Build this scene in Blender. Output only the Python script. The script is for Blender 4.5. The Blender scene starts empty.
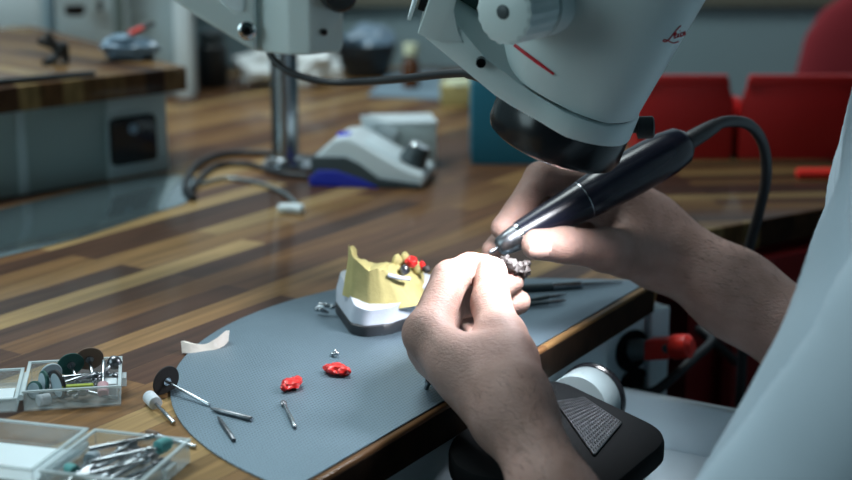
import bpy, bmesh, math, random
import numpy as np
from mathutils import Vector, Matrix, Quaternion

random.seed(7)
C = bpy.context.scene.collection
TZ = 0.75                      # bench top height above the floor (m); shapes below are written in mm from the bench top
H, F, PITCH = 281.0, 1500.0, math.radians(14.0)
SP, CP = math.sin(PITCH), math.cos(PITCH)

def V(p):
    return Vector((p[0] * .001, p[1] * .001, p[2] * .001 + TZ))

# ---------------------------------------------------------------- survey helpers (mm)
def ray(px, py):
    u, v = (px - 426) / F, (py - 240) / F
    return Vector((u, CP - SP * v, -SP - CP * v))
def PZ(px, py, z=0.0):
    d = ray(px, py); t = (z - H) / d.z
    return Vector((d.x * t, d.y * t, z))
def PY(px, py, Y):
    d = ray(px, py); t = Y / d.y
    return Vector((d.x * t, Y, H + d.z * t))
def PP(px, py, p0, n):
    d = ray(px, py); o = Vector((0, 0, H)); t = (Vector(p0) - o).dot(n) / d.dot(n)
    return o + d * t
EA, ED = Vector((-50, 659, 0)), Vector((.518, .855, 0)).normalized()   # front edge of the bench
EN = Vector((ED.y, -ED.x, 0))                                          # outwards, to the operator
def E(s, p, z=0.0):
    return EA + ED * s + EN * p + Vector((0, 0, z))

# ---------------------------------------------------------------- materials
def mat(name, col, rough=.5, metal=0., coat=0., spec=.5, alpha=1., noise=None, bump=None, sss=0., emit=None, trans=0.):
    m = bpy.data.materials.new(name); m.use_nodes = True
    nt = m.node_tree; b = nt.nodes['Principled BSDF']
    def s(k, v):
        if k in b.inputs: b.inputs[k].default_value = v
    s('Base Color', (*col, 1)); s('Roughness', rough); s('Metallic', metal); s('Coat Weight', coat); s('Coat Roughness', .12)
    s('Specular IOR Level', spec); s('Alpha', alpha); s('Transmission Weight', trans)
    if sss:
        s('Subsurface Weight', sss); s('Subsurface Radius', (.006, .0022, .0012)); s('Subsurface Scale', .6)
    if emit: s('Emission Color', (*emit[0], 1)); s('Emission Strength', emit[1])
    tc = nt.nodes.new('ShaderNodeTexCoord')
    if noise:                                   # (scale, amount): slight tone variation
        n = nt.nodes.new('ShaderNodeTexNoise'); n.inputs['Scale'].default_value = noise[0]; n.inputs['Detail'].default_value = 5
        mx = nt.nodes.new('ShaderNodeMix'); mx.data_type = 'RGBA'
        k = noise[1]; c2 = noise[2] if len(noise) > 2 else tuple(max(0, c * (1 - k)) for c in col)
        mx.inputs[6].default_value = (*col, 1); mx.inputs[7].default_value = (*c2, 1)
        r = nt.nodes.new('ShaderNodeMapRange'); r.inputs[1].default_value = .35; r.inputs[2].default_value = .65
        nt.links.new(tc.outputs['Object'], n.inputs['Vector']); nt.links.new(n.outputs['Fac'], r.inputs[0])
        nt.links.new(r.outputs[0], mx.inputs[0]); nt.links.new(mx.outputs[2], b.inputs['Base Color'])
    if bump:                                    # (scale, strength, distance)
        n = nt.nodes.new('ShaderNodeTexNoise'); n.inputs['Scale'].default_value = bump[0]; n.inputs['Detail'].default_value = 6
        bp = nt.nodes.new('ShaderNodeBump'); bp.inputs['Strength'].default_value = bump[1]; bp.inputs['Distance'].default_value = bump[2]
        nt.links.new(tc.outputs['Object'], n.inputs['Vector']); nt.links.new(n.outputs['Fac'], bp.inputs['Height'])
        nt.links.new(bp.outputs[0], b.inputs['Normal'])
    return m

def butcher(name, ang, row=.028, length=.34, seed=0., gain=1.):
    """strips of mixed hardwood running along the direction ang (deg)"""
    m = bpy.data.materials.new(name); m.use_nodes = True
    nt = m.node_tree; b = nt.nodes['Principled BSDF']; L = nt.links.new
    tc = nt.nodes.new('ShaderNodeTexCoord')
    mp = nt.nodes.new('ShaderNodeMapping'); mp.inputs['Rotation'].default_value = (0, 0, -math.radians(ang)); mp.inputs['Location'].default_value = (seed, seed * .7, 0)
    L(tc.outputs['Object'], mp.inputs['Vector'])
    br = nt.nodes.new('ShaderNodeTexBrick'); br.inputs['Scale'].default_value = 1
    br.inputs['Color1'].default_value = (0, 0, 0, 1); br.inputs['Color2'].default_value = (1, 1, 1, 1); br.inputs['Mortar'].default_value = (.25, .25, .25, 1)
    br.inputs['Mortar Size'].default_value = .0004; br.inputs['Mortar Smooth'].default_value = .5; br.inputs['Bias'].default_value = 0
    br.inputs['Brick Width'].default_value = length; br.inputs['Row Height'].default_value = row
    br.offset = .37; br.offset_frequency = 2
    L(mp.outputs[0], br.inputs['Vector'])
    rp = nt.nodes.new('ShaderNodeValToRGB'); cr = rp.color_ramp; cr.interpolation = 'CONSTANT'
    cols = [(0, (.060, .028, .017)), (.12, (.20, .105, .042)), (.25, (.115, .054, .027)), (.36, (.30, .185, .075)), (.47, (.080, .037, .021)),
            (.57, (.165, .080, .033)), (.68, (.36, .235, .10)), (.78, (.13, .060, .028)), (.88, (.25, .14, .056))]
    cr.elements[0].position = 0; cr.elements[0].color = (*[c * gain for c in cols[0][1]], 1)
    cr.elements[1].position = cols[1][0]; cr.elements[1].color = (*[c * gain for c in cols[1][1]], 1)
    for p, c in cols[2:]:
        e = cr.elements.new(p); e.color = (*[k * gain for k in c], 1)
    L(br.outputs['Color'], rp.inputs[0])
    mp2 = nt.nodes.new('ShaderNodeMapping'); mp2.inputs['Scale'].default_value = (9, 160, 60)
    L(mp.outputs[0], mp2.inputs['Vector'])
    n = nt.nodes.new('ShaderNodeTexNoise'); n.inputs['Scale'].default_value = 1; n.inputs['Detail'].default_value = 6; n.inputs['Distortion'].default_value = .6
    L(mp2.outputs[0], n.inputs['Vector'])
    r = nt.nodes.new('ShaderNodeMapRange'); r.inputs[1].default_value = .3; r.inputs[2].default_value = .7; r.inputs[3].default_value = .62; r.inputs[4].default_value = 1.25
    L(n.outputs['Fac'], r.inputs[0])
    mx = nt.nodes.new('ShaderNodeMix'); mx.data_type = 'RGBA'; mx.blend_type = 'MULTIPLY'; mx.inputs[0].default_value = 1
    cb = nt.nodes.new('ShaderNodeCombineColor')
    for k in range(3): L(r.outputs[0], cb.inputs[k])
    L(rp.outputs[0], mx.inputs[6]); L(cb.outputs[0], mx.inputs[7]); L(mx.outputs[2], b.inputs['Base Color'])
    b.inputs['Roughness'].default_value = .55
    b.inputs['Coat Weight'].default_value = .22; b.inputs['Coat Roughness'].default_value = .11; b.inputs['Specular IOR Level'].default_value = .1
    return m

def steel_plate(name):
    m = bpy.data.materials.new(name); m.use_nodes = True
    nt = m.node_tree; b = nt.nodes['Principled BSDF']; L = nt.links.new
    tc = nt.nodes.new('ShaderNodeTexCoord')
    b.inputs['Base Color'].default_value = (.17, .235, .27, 1); b.inputs['Metallic'].default_value = .8
    n = nt.nodes.new('ShaderNodeTexNoise'); n.inputs['Scale'].default_value = 25; n.inputs['Detail'].default_value = 6
    r = nt.nodes.new('ShaderNodeMapRange'); r.inputs[3].default_value = .40; r.inputs[4].default_value = .56
    L(tc.outputs['Object'], n.inputs['Vector']); L(n.outputs['Fac'], r.inputs[0]); L(r.outputs[0], b.inputs['Roughness'])
    # rolled dimples in a fine diagonal grid
    mp = nt.nodes.new('ShaderNodeMapping'); mp.inputs['Rotation'].default_value = (0, 0, .5); mp.inputs['Scale'].default_value = (430, 430, 0)
    L(tc.outputs['Object'], mp.inputs['Vector'])
    vo = nt.nodes.new('ShaderNodeTexVoronoi'); vo.inputs['Scale'].default_value = 1; vo.inputs['Randomness'].default_value = 0
    L(mp.outputs[0], vo.inputs['Vector'])
    bp = nt.nodes.new('ShaderNodeBump'); bp.inputs['Strength'].default_value = .5; bp.inputs['Distance'].default_value = .0007
    rm = nt.nodes.new('ShaderNodeMapRange'); rm.inputs[1].default_value = .18; rm.inputs[2].default_value = .34; rm.inputs[3].default_value = 0.; rm.inputs[4].default_value = 1.
    L(vo.outputs['Distance'], rm.inputs[0])
    mc = nt.nodes.new('ShaderNodeMix'); mc.data_type = 'RGBA'; mc.inputs[6].default_value = (.095, .135, .165, 1); mc.inputs[7].default_value = (.185, .255, .31, 1)
    L(rm.outputs[0], mc.inputs[0]); L(mc.outputs[2], b.inputs['Base Color'])
    L(rm.outputs[0], bp.inputs['Height']); L(bp.outputs[0], b.inputs['Normal'])
    return m

def skin_mat():
    m = mat('skin', (.60, .37, .29), .55, sss=.12, spec=.28)
    nt = m.node_tree; b = nt.nodes['Principled BSDF']; L = nt.links.new
    tc = nt.nodes.new('ShaderNodeTexCoord')
    n = nt.nodes.new('ShaderNodeTexNoise'); n.inputs['Scale'].default_value = 45; n.inputs['Detail'].default_value = 5
    rp = nt.nodes.new('ShaderNodeValToRGB'); e = rp.color_ramp.elements
    e[0].position = .35; e[0].color = (.25, .15, .122, 1); e[1].position = .65; e[1].color = (.345, .215, .182, 1)
    L(tc.outputs['Object'], n.inputs['Vector']); L(n.outputs['Fac'], rp.inputs[0]); L(rp.outputs[0], b.inputs['Base Color'])
    mp = nt.nodes.new('ShaderNodeMapping'); mp.inputs['Scale'].default_value = (320, 800, 800)
    mp.inputs['Rotation'].default_value = (0, 0, .9)
    L(tc.outputs['Object'], mp.inputs['Vector'])
    w = nt.nodes.new('ShaderNodeTexNoise'); w.inputs['Scale'].default_value = 1; w.inputs['Detail'].default_value = 6; w.inputs['Distortion'].default_value = .8
    L(mp.outputs[0], w.inputs['Vector'])
    bp = nt.nodes.new('ShaderNodeBump'); bp.inputs['Strength'].default_value = .5; bp.inputs['Distance'].default_value = .0013
    L(w.outputs['Fac'], bp.inputs['Height']); L(bp.outputs[0], b.inputs['Normal'])
    return m

M = {}
M['wood'] = butcher('bench_hardwood', 57, .0245, .29)
M['wood_r'] = butcher('side_bench_hardwood', 6, .020, .26, .4, .46)
M['wood_shelf'] = butcher('shelf_hardwood', 137, .022, .4, .9, .62)
M['edge'] = mat('shade_dark_edge', (.022, .012, .007), .7, spec=.08, noise=(60, .5))  # shade of the unlit bench edge put into the colour
M['plate'] = steel_plate('dimpled_steel')
M['skin'] = skin_mat()
M['nail'] = mat('nail', (.66, .42, .36), .25, spec=.6)
M['shirt'] = mat('pale_blue_cotton', (.37, .46, .53), .85, bump=(700, .15, .0006), noise=(14, .08))
M['trousers'] = mat('dark_trousers', (.05, .06, .08), .9)
M['hair'] = mat('dark_hair', (.05, .035, .025), .6)
M['scope'] = mat('pale_grey_enamel', (.68, .79, .80), .38, bump=(900, .05, .0003))
M['scope_dark'] = mat('dark_green_inside', (.06, .12, .11), .5)
M['black'] = mat('black_gloss_plastic', (.010, .011, .014), .22)
M['blackm'] = mat('black_matt_plastic', (.014, .015, .018), .5)
M['rubber'] = mat('black_rubber', (.016, .018, .022), .45)
M['steel'] = mat('polished_steel', (.42, .45, .48), .25, 1)
M['steel_d'] = mat('worn_steel', (.24, .25, .27), .34, 1, noise=(300, .4))
M['gun'] = mat('grey_cast_alloy', (.030, .023, .022), .6, .15, bump=(600, .3, .0008))
M['chrome'] = mat('chrome', (.75, .78, .8), .08, 1)
M['red_ink'] = mat('red_print', (.62, .02, .035), .4)
M['red_bin'] = mat('red_bin_plastic', (.50, .012, .012), .45, noise=(12, .1))
M['red_dark'] = mat('dark_red_laminate', (.22, .008, .010), .5)
M['red_cloth'] = mat('dark_red_fabric', (.22, .012, .02), .9, bump=(800, .3, .0008))
M['red_wax'] = mat('red_casting_wax', (.66, .025, .022), .28, sss=.15, bump=(260, .5, .0015))
M['red_plug'] = mat('red_plug', (.75, .03, .02), .35)
M['stone'] = mat('yellow_die_stone', (.46, .39, .16), .7, noise=(120, .12), bump=(500, .25, .0008))
M['plaster'] = mat('white_plaster', (.47, .50, .57), .75, noise=(120, .06), bump=(700, .2, .0006))
M['plaster_w'] = mat('warm_plaster', (.80, .74, .67), .8, bump=(420, .4, .001))
M['handpiece'] = mat('ink_blue_lacquer', (.008, .009, .018), .27, spec=.4)
M['clear'] = mat('clear_plastic', (.72, .84, .88), .08, alpha=.22, spec=.8)
M['clear_e'] = mat('clear_plastic_edge', (.74, .86, .90), .12, alpha=.5, spec=.8)
M['teal'] = mat('teal_plastic', (.012, .16, .24), .5)
M['teal_stone'] = mat('turquoise_abrasive', (.10, .36, .36), .7)
M['green_disc'] = mat('dark_green_abrasive', (.012, .085, .075), .6)
M['brown_disc'] = mat('brown_abrasive', (.17, .11, .075), .65)
M['black_disc'] = mat('black_abrasive', (.018, .016, .017), .75, bump=(900, .3, .0005))
M['grey_disc'] = mat('pale_grey_abrasive', (.42, .52, .58), .6)
M['white_stone'] = mat('white_abrasive', (.62, .68, .74), .7)
M['lime'] = mat('lime_plastic', (.34, .42, .02), .4)
M['pink'] = mat('pink_abrasive', (.60, .36, .40), .7)
M['blue'] = mat('bright_blue_plastic', (.01, .025, .42), .4)
M['char'] = mat('charcoal_plastic', (.045, .065, .075), .45)
M['white'] = mat('white_plastic', (.76, .85, .89), .35)
M['offwhite'] = mat('pale_card', (.60, .69, .69), .6)
M['unit'] = mat('white_enamel', (.52, .64, .70), .25, coat=.3)
M['panel'] = mat('grey_green_laminate', (.26, .34, .34), .35)
M['panel_l'] = mat('pale_laminate', (.42, .52, .55), .4)
M['cab'] = mat('pale_cabinet_paint', (.80, .92, .97), .45)
M['wall'] = mat('grey_wall_paint', (.25, .35, .38), .9, noise=(3, .06))
M['trim'] = mat('beige_ledge', (.15, .15, .115), .6)
M['floor'] = mat('grey_floor_vinyl', (.12, .12, .12), .6)
M['tissue'] = mat('white_tissue', (.90, .95, .96), .9, bump=(90, .5, .004))
M['amber'] = mat('amber_glass', (.09, .03, .01), .12)
M['cream'] = mat('cream_cap', (.62, .66, .46), .5)
M['duct'] = mat('grey_duct', (.27, .34, .36), .35)
M['hood'] = mat('dull_black_plastic', (.007, .008, .009), .75, spec=.06)  # even deep black with hardly any gloss
M['dark'] = mat('dark_plastic', (.02, .025, .03), .5)
M['bag'] = mat('blue_grey_film', (.16, .24, .32), .3)
M['sheet'] = mat('polished_sheet', (.30, .40, .43), .12, .85)
M['greysheet'] = mat('blue_grey_board', (.17, .25, .31), .5)
M['plug_grey'] = mat('grey_metal_pin', (.25, .3, .32), .4, .6)
M['led'] = mat('blue_display', (.02, .03, .3), .2, emit=((.05, .08, 1), .35))

# ---------------------------------------------------------------- mesh helpers (mm in, metres out)
class MB:
    def __init__(s): s.b = bmesh.new()
    def pts(s, L): return [s.b.verts.new(V(p)) for p in L]
    def face(s, vs):
        try: return s.b.faces.new(vs)
        except ValueError: return None
    def loft(s, rings, cap=True, closed=True):
        R = [s.pts(r) for r in rings]; n = len(R[0])
        for a, b in zip(R, R[1:]):
            for i in range(n if closed else n - 1):
                j = (i + 1) % n; s.face([a[i], a[j], b[j], b[i]])
        if cap and closed: s.face(R[0][::-1]); s.face(R[-1])
        return s
    def tube(s, path, rad, n=12, cap=True):
        path = [Vector(p) for p in path]
        if not isinstance(rad, (list, tuple)): rad = [rad] * len(path)
        T = []
        for i in range(len(path)):
            a, b = path[max(0, i - 1)], path[min(len(path) - 1, i + 1)]
            d = (b - a); T.append(d.normalized() if d.length > 1e-9 else Vector((0, 0, 1)))
        up = Vector((0, 0, 1)) if abs(T[0].z) < .9 else Vector((1, 0, 0))
        x = T[0].cross(up).normalized(); rings = []
        for i, p in enumerate(path):
            if i: 
                q = T[i - 1].rotation_difference(T[i]); x = q @ x
            x = (x - T[i] * x.dot(T[i])).normalized(); y = T[i].cross(x)
            rings.append([p + (x * math.cos(2 * math.pi * k / n) + y * math.sin(2 * math.pi * k / n)) * rad[i] for k in range(n)])
        return s.loft(rings, cap)
    def lathe(s, o, ax, prof, n=32, cap=True):
        """prof: list of (radius, height along ax)"""
        ax = Vector(ax).normalized(); o = Vector(o)
        up = Vector((0, 0, 1)) if abs(ax.z) < .9 else Vector((1, 0, 0))
        x = ax.cross(up).normalized(); y = ax.cross(x)
        return s.loft([[o + ax * h + (x * math.cos(2 * math.pi * k / n) + y * math.sin(2 * math.pi * k / n)) * max(r, .01) for k in range(n)] for r, h in prof], cap)
    def prism(s, poly, vec):
        vec = Vector(vec); return s.loft([[Vector(p) for p in poly], [Vector(p) + vec for p in poly]])
    def box(s, c, size, X=(1, 0, 0), Y=None, Z=(0, 0, 1)):
        X = Vector(X).normalized(); Z = Vector(Z).normalized(); Y = Vector(Y).normalized() if Y is not None else Z.cross(X).normalized()
        c = Vector(c); a, b, d = size[0] / 2, size[1] / 2, size[2] / 2
        return s.prism([c - X * a - Y * b - Z * d, c + X * a - Y * b - Z * d, c + X * a + Y * b - Z * d, c - X * a + Y * b - Z * d], Z * 2 * d)
    def blob(s, c, size, n=2, amp=.0, seed=0, X=(1, 0, 0), Z=(0, 0, 1)):
        X = Vector(X).normalized(); Z = Vector(Z).normalized(); Y = Z.cross(X).normalized(); c = Vector(c)
        t = bmesh.new(); bmesh.ops.create_icosphere(t, subdivisions=n, radius=1)
        from mathutils import noise as nz
        mp = {}
        for v in t.verts:
            k = 1 + amp * nz.noise(v.co * 1.7 + Vector((seed * 3.1, seed, 0))) + amp * .5 * nz.noise(v.co * 4.1 + Vector((seed, 5, 0)))
            q = v.co * k
            mp[v] = s.b.verts.new(V(c + X * q.x * size[0] + Y * q.y * size[1] + Z * q.z * size[2]))
        for f in t.faces: s.face([mp[v] for v in f.verts])
        t.free(); return s
    def build(s, name, m, parent=None, smooth=True, bevel=0., seg=2, sub=0, angle=38, origin=None):
        bmesh.ops.recalc_face_normals(s.b, faces=s.b.faces)
        me = bpy.data.meshes.new(name); 
        if bevel:
            es = [e for e in s.b.edges if len(e.link_faces) == 2 and e.calc_face_angle(0) > math.radians(30)]
            bmesh.ops.bevel(s.b, geom=es, offset=bevel * .001, segments=seg, profile=.6, affect='EDGES', clamp_overlap=True)
            bmesh.ops.recalc_face_normals(s.b, faces=s.b.faces)
        s.b.to_mesh(me); s.b.free()
        return link(name, me, m, parent, smooth, sub, angle)

def link(name, me, m, parent=None, smooth=True, sub=0, angle=38):
    o = bpy.data.objects.new(name, me); C.objects.link(o)
    for k in (m if isinstance(m, (list, tuple)) else [m]): me.materials.append(k)
    if smooth:
        for p in me.polygons: p.use_smooth = True
        me.set_sharp_from_angle(angle=math.radians(angle))
    if sub:
        md = o.modifiers.new('sub', 'SUBSURF'); md.levels = md.render_levels = sub
    if parent is not None:
        o.parent = parent; o.matrix_parent_inverse = PW[parent.name].inverted() if parent.name in PW else Matrix()
    return o
PW = {}
def thing(name, label, cat, base=(0, 0, 0), group=None):
    o = bpy.data.objects.new(name, None); C.objects.link(o); o.empty_display_size = .01
    o.location = V(base); PW[o.name] = Matrix.Translation(o.location)
    return tag(o, label, cat, group)
def tag(o, label, cat, group=None):
    o['label'] = label; o['category'] = cat
    if group: o['group'] = group
    return o
def struct(o): o['kind'] = 'structure'; return o

def bez(pts, n=40):
    """Catmull-Rom through pts"""
    P = [Vector(p) for p in pts]; P = [P[0] * 2 - P[1]] + P + [P[-1] * 2 - P[-2]]; out = []
    seg = len(P) - 3; k = max(2, n // seg)
    for i in range(seg):
        a, b, c, d = P[i:i + 4]
        for j in range(k):
            t = j / k
            out.append(.5 * ((2 * b) + (c - a) * t + (2 * a - 5 * b + 4 * c - d) * t * t + (3 * b - a - 3 * c + d) * t ** 3))
    out.append(P[-2]); return out

def rounded(poly, r, n=5):
    """round the corners of a flat polygon"""
    out = []; P = [Vector(p) for p in poly]; N = len(P)
    for i in range(N):
        a, b, c = P[i - 1], P[i], P[(i + 1) % N]
        d1, d2 = (a - b), (c - b); rr = min(r, d1.length * .45, d2.length * .45)
        p, q = b + d1.normalized() * rr, b + d2.normalized() * rr
        for k in range(n + 1):
            t = k / n; out.append(p * (1 - t) ** 2 + b * 2 * t * (1 - t) + q * t * t)
    return out

# ================================================================ SETTING
fl = MB().box((0, 1200, -760), (5000, 4400, 20)).build('floor', M['floor'], smooth=False); struct(fl)
wm = MB()
for c_, s_ in (((0, 2190, -325), (5000, 60, 850)), ((0, 2190, 1175), (5000, 60, 350)), ((-1675, 2190, 550), (1650, 60, 900)), ((1825, 2190, 550), (1350, 60, 900))): wm.box(c_, s_)
wb = wm.build('wall_back', M['wall'], smooth=False); struct(wb)
wf = MB()
for x in (-838, 150, 1138): wf.box((x, 2185, 550), (24, 40, 900))
for z in (112, 988): wf.box((150, 2185, z), (2000, 40, 24))
struct(wf.build('window_1', M['white'], smooth=False, bevel=2))
wl = MB().box((-1630, 900, 300), (60, 3800, 2100)).build('wall_left', M['wall'], smooth=False); struct(wl)
tr = MB().box((150, 2155, 97), (2100, 12, 20)).build('trim_1', M['trim'], smooth=False, bevel=2); struct(tr)

# ---- worktops
wt = [E(-400, 0), (159, 1004, 0), (185, 1134, 0), (150, 1300, 0), (100, 1640, 0), (60, 2158, 0), (-1300, 2158, 0), (-1300, 317, 0)]
o = MB().prism([Vector(p) - Vector((0, 0, 21)) for p in wt], (0, 0, 21)).build('worktop', M['wood'], bevel=2.2, seg=3)
eb = MB().prism([E(-395, -.2, -20.5), E(402, -.2, -20.5), E(402, -.2, -2.4), E(-395, -.2, -2.4)], EN * .8).build('edge_shade_strip', M['edge'], o, bevel=.3); eb['label'] = 'front edge strip coloured dark brown to stand for shade'
tag(o, 'long worktop of mixed brown hardwood strips under the metal plate and the bur boxes', 'worktop')
wr = [(186, 1134, 0), (760, 1532, 0), (760, 1640, 0), (101, 1640, 0), (151, 1300, 0)]
o = MB().prism([Vector(p) - Vector((0, 0, 24)) for p in wr], (0, 0, 24)).build('worktop', M['wood_r'], bevel=2, seg=3)
tag(o, 'hardwood side worktop below the row of red bins', 'worktop')
for nm, poly, lab in (('base_cabinet', [(-1250, 1000, 0), (-250, 1000, 0), (60, 1500, 0), (20, 2150, 0), (-1250, 2150, 0)], 'plain cabinet carrying the long worktop from below'),):
    o = MB().prism([Vector(p) + Vector((0, 0, -749)) for p in poly], (0, 0, 727)).build(nm, M['panel'], smooth=False); tag(o, lab, 'cabinet')
o = thing('drawer_cabinet', 'dark red cabinet under the hardwood side worktop', 'cabinet', (450, 1500, -749))
MB().prism([(215, 1175, -749), (750, 1548, -749), (750, 1635, -749), (120, 1635, -749), (170, 1300, -749)], (0, 0, 724)).build('body', M['red_dark'], o, smooth=False)
d = Vector((545, 373, 0)).normalized(); nn = Vector((d.y, -d.x, 0))
for k in range(3):
    c = Vector((240, 1175, 0)) + d * 190 + nn * 6 + Vector((0, 0, -130 - k * 215))
    fr = MB().box(c, (370, 14, 200), X=d).build('drawer', M['red_dark'], o, bevel=2)
    MB().box(c + nn * 16 + Vector((0, 0, 60)), (120, 8, 10), X=d).build('handle', M['blackm'], fr, bevel=2)

# ---- steel plate inlaid on the bench (half disc, straight far side)
pc, R = Vector((73.5, 815, 0)), 217
arc = []
for k in range(0, 361, 3):
    a = math.radians(k); q = pc + Vector((math.cos(a), math.sin(a), 0)) * R
    if (q - EA).dot(EN) < -4 and q.y < 1019 - .068 * q.x: arc.append((a, q))
# order along the arc starting at the far right end
arc = [q for a, q in arc]
i0 = max(range(len(arc)), key=lambda i: (arc[i] - arc[i - 1]).length)
arc = arc[i0:] + arc[:i0]
s_far = None
for s in range(300, 420):
    q = E(s, -4)
    if q.y < 1019 - .068 * q.x: s_far = q
near = E(0, -4); best = min(range(-400, 300), key=lambda s: abs((E(s, -4) - pc).length - R) + (0 if s < 100 else 999)); near = E(best, -4)
poly = arc + [near, s_far]
cc = sum(poly, Vector()) / len(poly); poly.sort(key=lambda q: math.atan2(q.y - cc.y, q.x - cc.x))
o = MB().prism([q + Vector((0, 0, .02)) for q in poly], (0, 0, 1.0)).build('work_plate', M['plate'], bevel=.35, seg=2)
tag(o, 'half-round dimpled steel plate lying along the worktop edge under the hands', 'metal plate')
PT = 1.05   # top of the plate

# ---- raised shelf at the left with its panel
sh = thing('raised_shelf', 'raised hardwood shelf with grey front panel and black socket at the left', 'shelf', (-400, 1450, 0))
s1, s2, s3 = Vector((-225, 1406, 0)), Vector((-467, 1783, 0)), Vector((-361, 1266, 0))
fd = (s1 - s3).normalized(); s4 = s3 - fd * 420; s5 = s2 - fd * 600
MB().prism([Vector(p) + Vector((0, 0, 76)) for p in (s1, s2, s5, s4)], (0, 0, 22)).build('board', M['wood_shelf'], sh, bevel=1.5)
fnrm = Vector((fd.y, -fd.x, 0))
b1, b0 = Vector((-247, 1403, 0)), Vector((-247, 1403, 0)) - fd * 620
bk = Vector((-.60, .80, 0))
MB().prism([b0, b1, b1 + bk * 330, b0 + bk * 330], (0, 0, 75.5)).build('front_panel', M['panel'], sh, bevel=1)
for s_, w_, mt in ((57, 4, 'panel_l'), (207, 9, 'panel_l')):
    q = b1 - fd * s_ + fnrm * .6
    if w_ == 9: continue
MB().box(b1 - fd * 33 + fnrm * 1.5 + Vector((0, 0, 38)), (66, 4, 75), X=fd).build('socket_panel', M['panel_l'], sh, bevel=.8)
MB().box(b1 - fd * 154 + fnrm * .8 + Vector((0, 0, 38)), (9, 3, 75), X=fd).build('divider', M['panel_l'], sh, bevel=.5)
pa = PP(108, 118, b1 + fnrm * 4, fnrm); pb = PP(155, 160, b1 + fnrm * 4, fnrm)
sc_ = (pa + pb) / 2; wv = abs((pb - pa).dot(fd)); hv = 44
bx_ = rounded([sc_ + fd * (wv / 2) * i + Vector((0, 0, hv / 2 * j)) for i, j in ((-1, -1), (1, -1), (1, 1), (-1, 1))], 6)
so = MB().prism(bx_, fnrm * 5).build('socket', M['black'], sh, bevel=.8)
q = PP(133, 129, b1 + fnrm * 9, fnrm)
MB().lathe(q, fnrm, [(5, 0), (5, 1.2), (3.5, 1.6)], 20).build('switch', M['bag'], so)
# polished strip lying in front of it
st = [PZ(-60, 222), PZ(0, 210), PZ(100, 186), PZ(160, 174.5), PZ(196, 177), PZ(188, 203), PZ(75, 240), PZ(0, 258), PZ(-60, 274)]
st = rounded([Vector((p.x, p.y, .05)) for p in st], 12)
o = MB().prism(st, (0, 0, .8)).build('metal_strip', M['sheet'], bevel=.3); tag(o, 'polished metal strip lying in front of the shelf panel', 'metal sheet')

# things on the raised shelf
zs = 98.0
def onshelf(px, py, dz=0): return PZ(px, py, zs + dz)
o = thing('file_tool', 'long black tool lying along the front of the raised shelf', 'tool', onshelf(45, 80))
pA, pB = onshelf(-25, 84, 3.2), onshelf(96, 73, 3.2)
MB().tube([pA, pA.lerp(pB, .6), pA.lerp(pB, .97), pB], [3.2, 3, 2.6, 1], 12).build('shaft', M['dark'], o)
MB().tube([pA - (pB - pA) * .3, pA - (pB - pA) * .02, pA], [4.5, 4.8, 3], 12).build('handle', M['blackm'], o)
o = thing('pliers', 'dark open pliers standing upright on the raised shelf', 'pliers', onshelf(58, 63))
a0, a1, a2 = onshelf(66, 62, 2), onshelf(58, 48, 16), onshelf(38, 40, 24)
MB().tube(bez([a0, a1 + Vector((6, 0, 3)), a1, a2], 16), [3.5] * 16 + [2.5], 10).build('handle', M['dark'], o)
MB().tube(bez([onshelf(45, 63, 2), onshelf(58, 56, 6), a1, onshelf(46, 34, 30)], 16), [3.5] * 16 + [2], 10).build('handle', M['dark'], o)
MB().lathe(a1 - Vector((0, 5, 0)), (0, 1, 0), [(5, 0), (6, 2), (6, 8), (5, 10)], 16).build('joint', M['dark'], o)
q = onshelf(128, 60)
o = thing('plastic_bag', 'crumpled blue-grey plastic bag at the back of the raised shelf', 'bag', q)
MB().blob(q + Vector((0, 0, 11)), (26, 18, 12), 3, .5, 3).build('film', M['bag'], o)
q2 = onshelf(140, 55)
o = thing('marker_pen', 'small red pen with dark cap on the crumpled bag', 'pen', q2)
pA, pB = q2 + Vector((-8, -8, 22)), q2 + Vector((16, 0, 32))
MB().tube([pA, pA.lerp(pB, .55)], 2.6, 12).build('barrel', M['red_plug'], o); MB().tube([pA.lerp(pB, .55), pB], [3, 2.6], 12).build('cap', M['dark'], o)

# ---- pale equipment behind the shelf
o = thing('equipment_tower', 'tall pale cabinet with ribbed sides rising behind the raised shelf', 'cabinet', (-420, 1830, 0))
def wallY(x0, x1, Y, z0, z1, dpt):
    a, b = PY(x0, 100, Y).x, PY(x1, 100, Y).x
    return MB().box(((a + b) / 2, Y + dpt / 2, (z0 + z1) / 2), (b - a, dpt, z1 - z0))
wallY(60, 128, 1840, 0, 420, 200).build('door', M['cab'], o, bevel=4)
wallY(128, 176, 1870, 0, 420, 180).build('side_panel', M['panel_l'], o, bevel=4)
wallY(176, 193, 1850, 0, 420, 40).build('corner_post', M['cab'], o, bevel=4)
wallY(118, 127, 1832, 80, 415, 9).build('door_handle', M['panel'], o, bevel=2)
o = thing('steam_cleaner', 'bright pale blue-white machine at the left end behind the shelf', 'machine', (-700, 1900, 0))
wallY(-120, 47, 1850, 0, 420, 180).build('housing', M['cab'], o, bevel=10, seg=3)
hd = wallY(-40, 108, 1765, 158, 190, 62).build('hood', M['cab'], o, bevel=8, seg=3)
q = PY(75, 11, 1800); MB().lathe(q + Vector((0, 0, -5)), (0, 0, 1), [(10, 0), (12, 3), (12, 12)], 24).build('foot', M['black'], hd)
q = PY(100, 6, 1800); MB().lathe(q + Vector((0, 0, -6)), (0, 0, 1), [(2.5, 0), (3, 4), (3, 14)], 16).build('foot', M['black'], hd)

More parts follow.
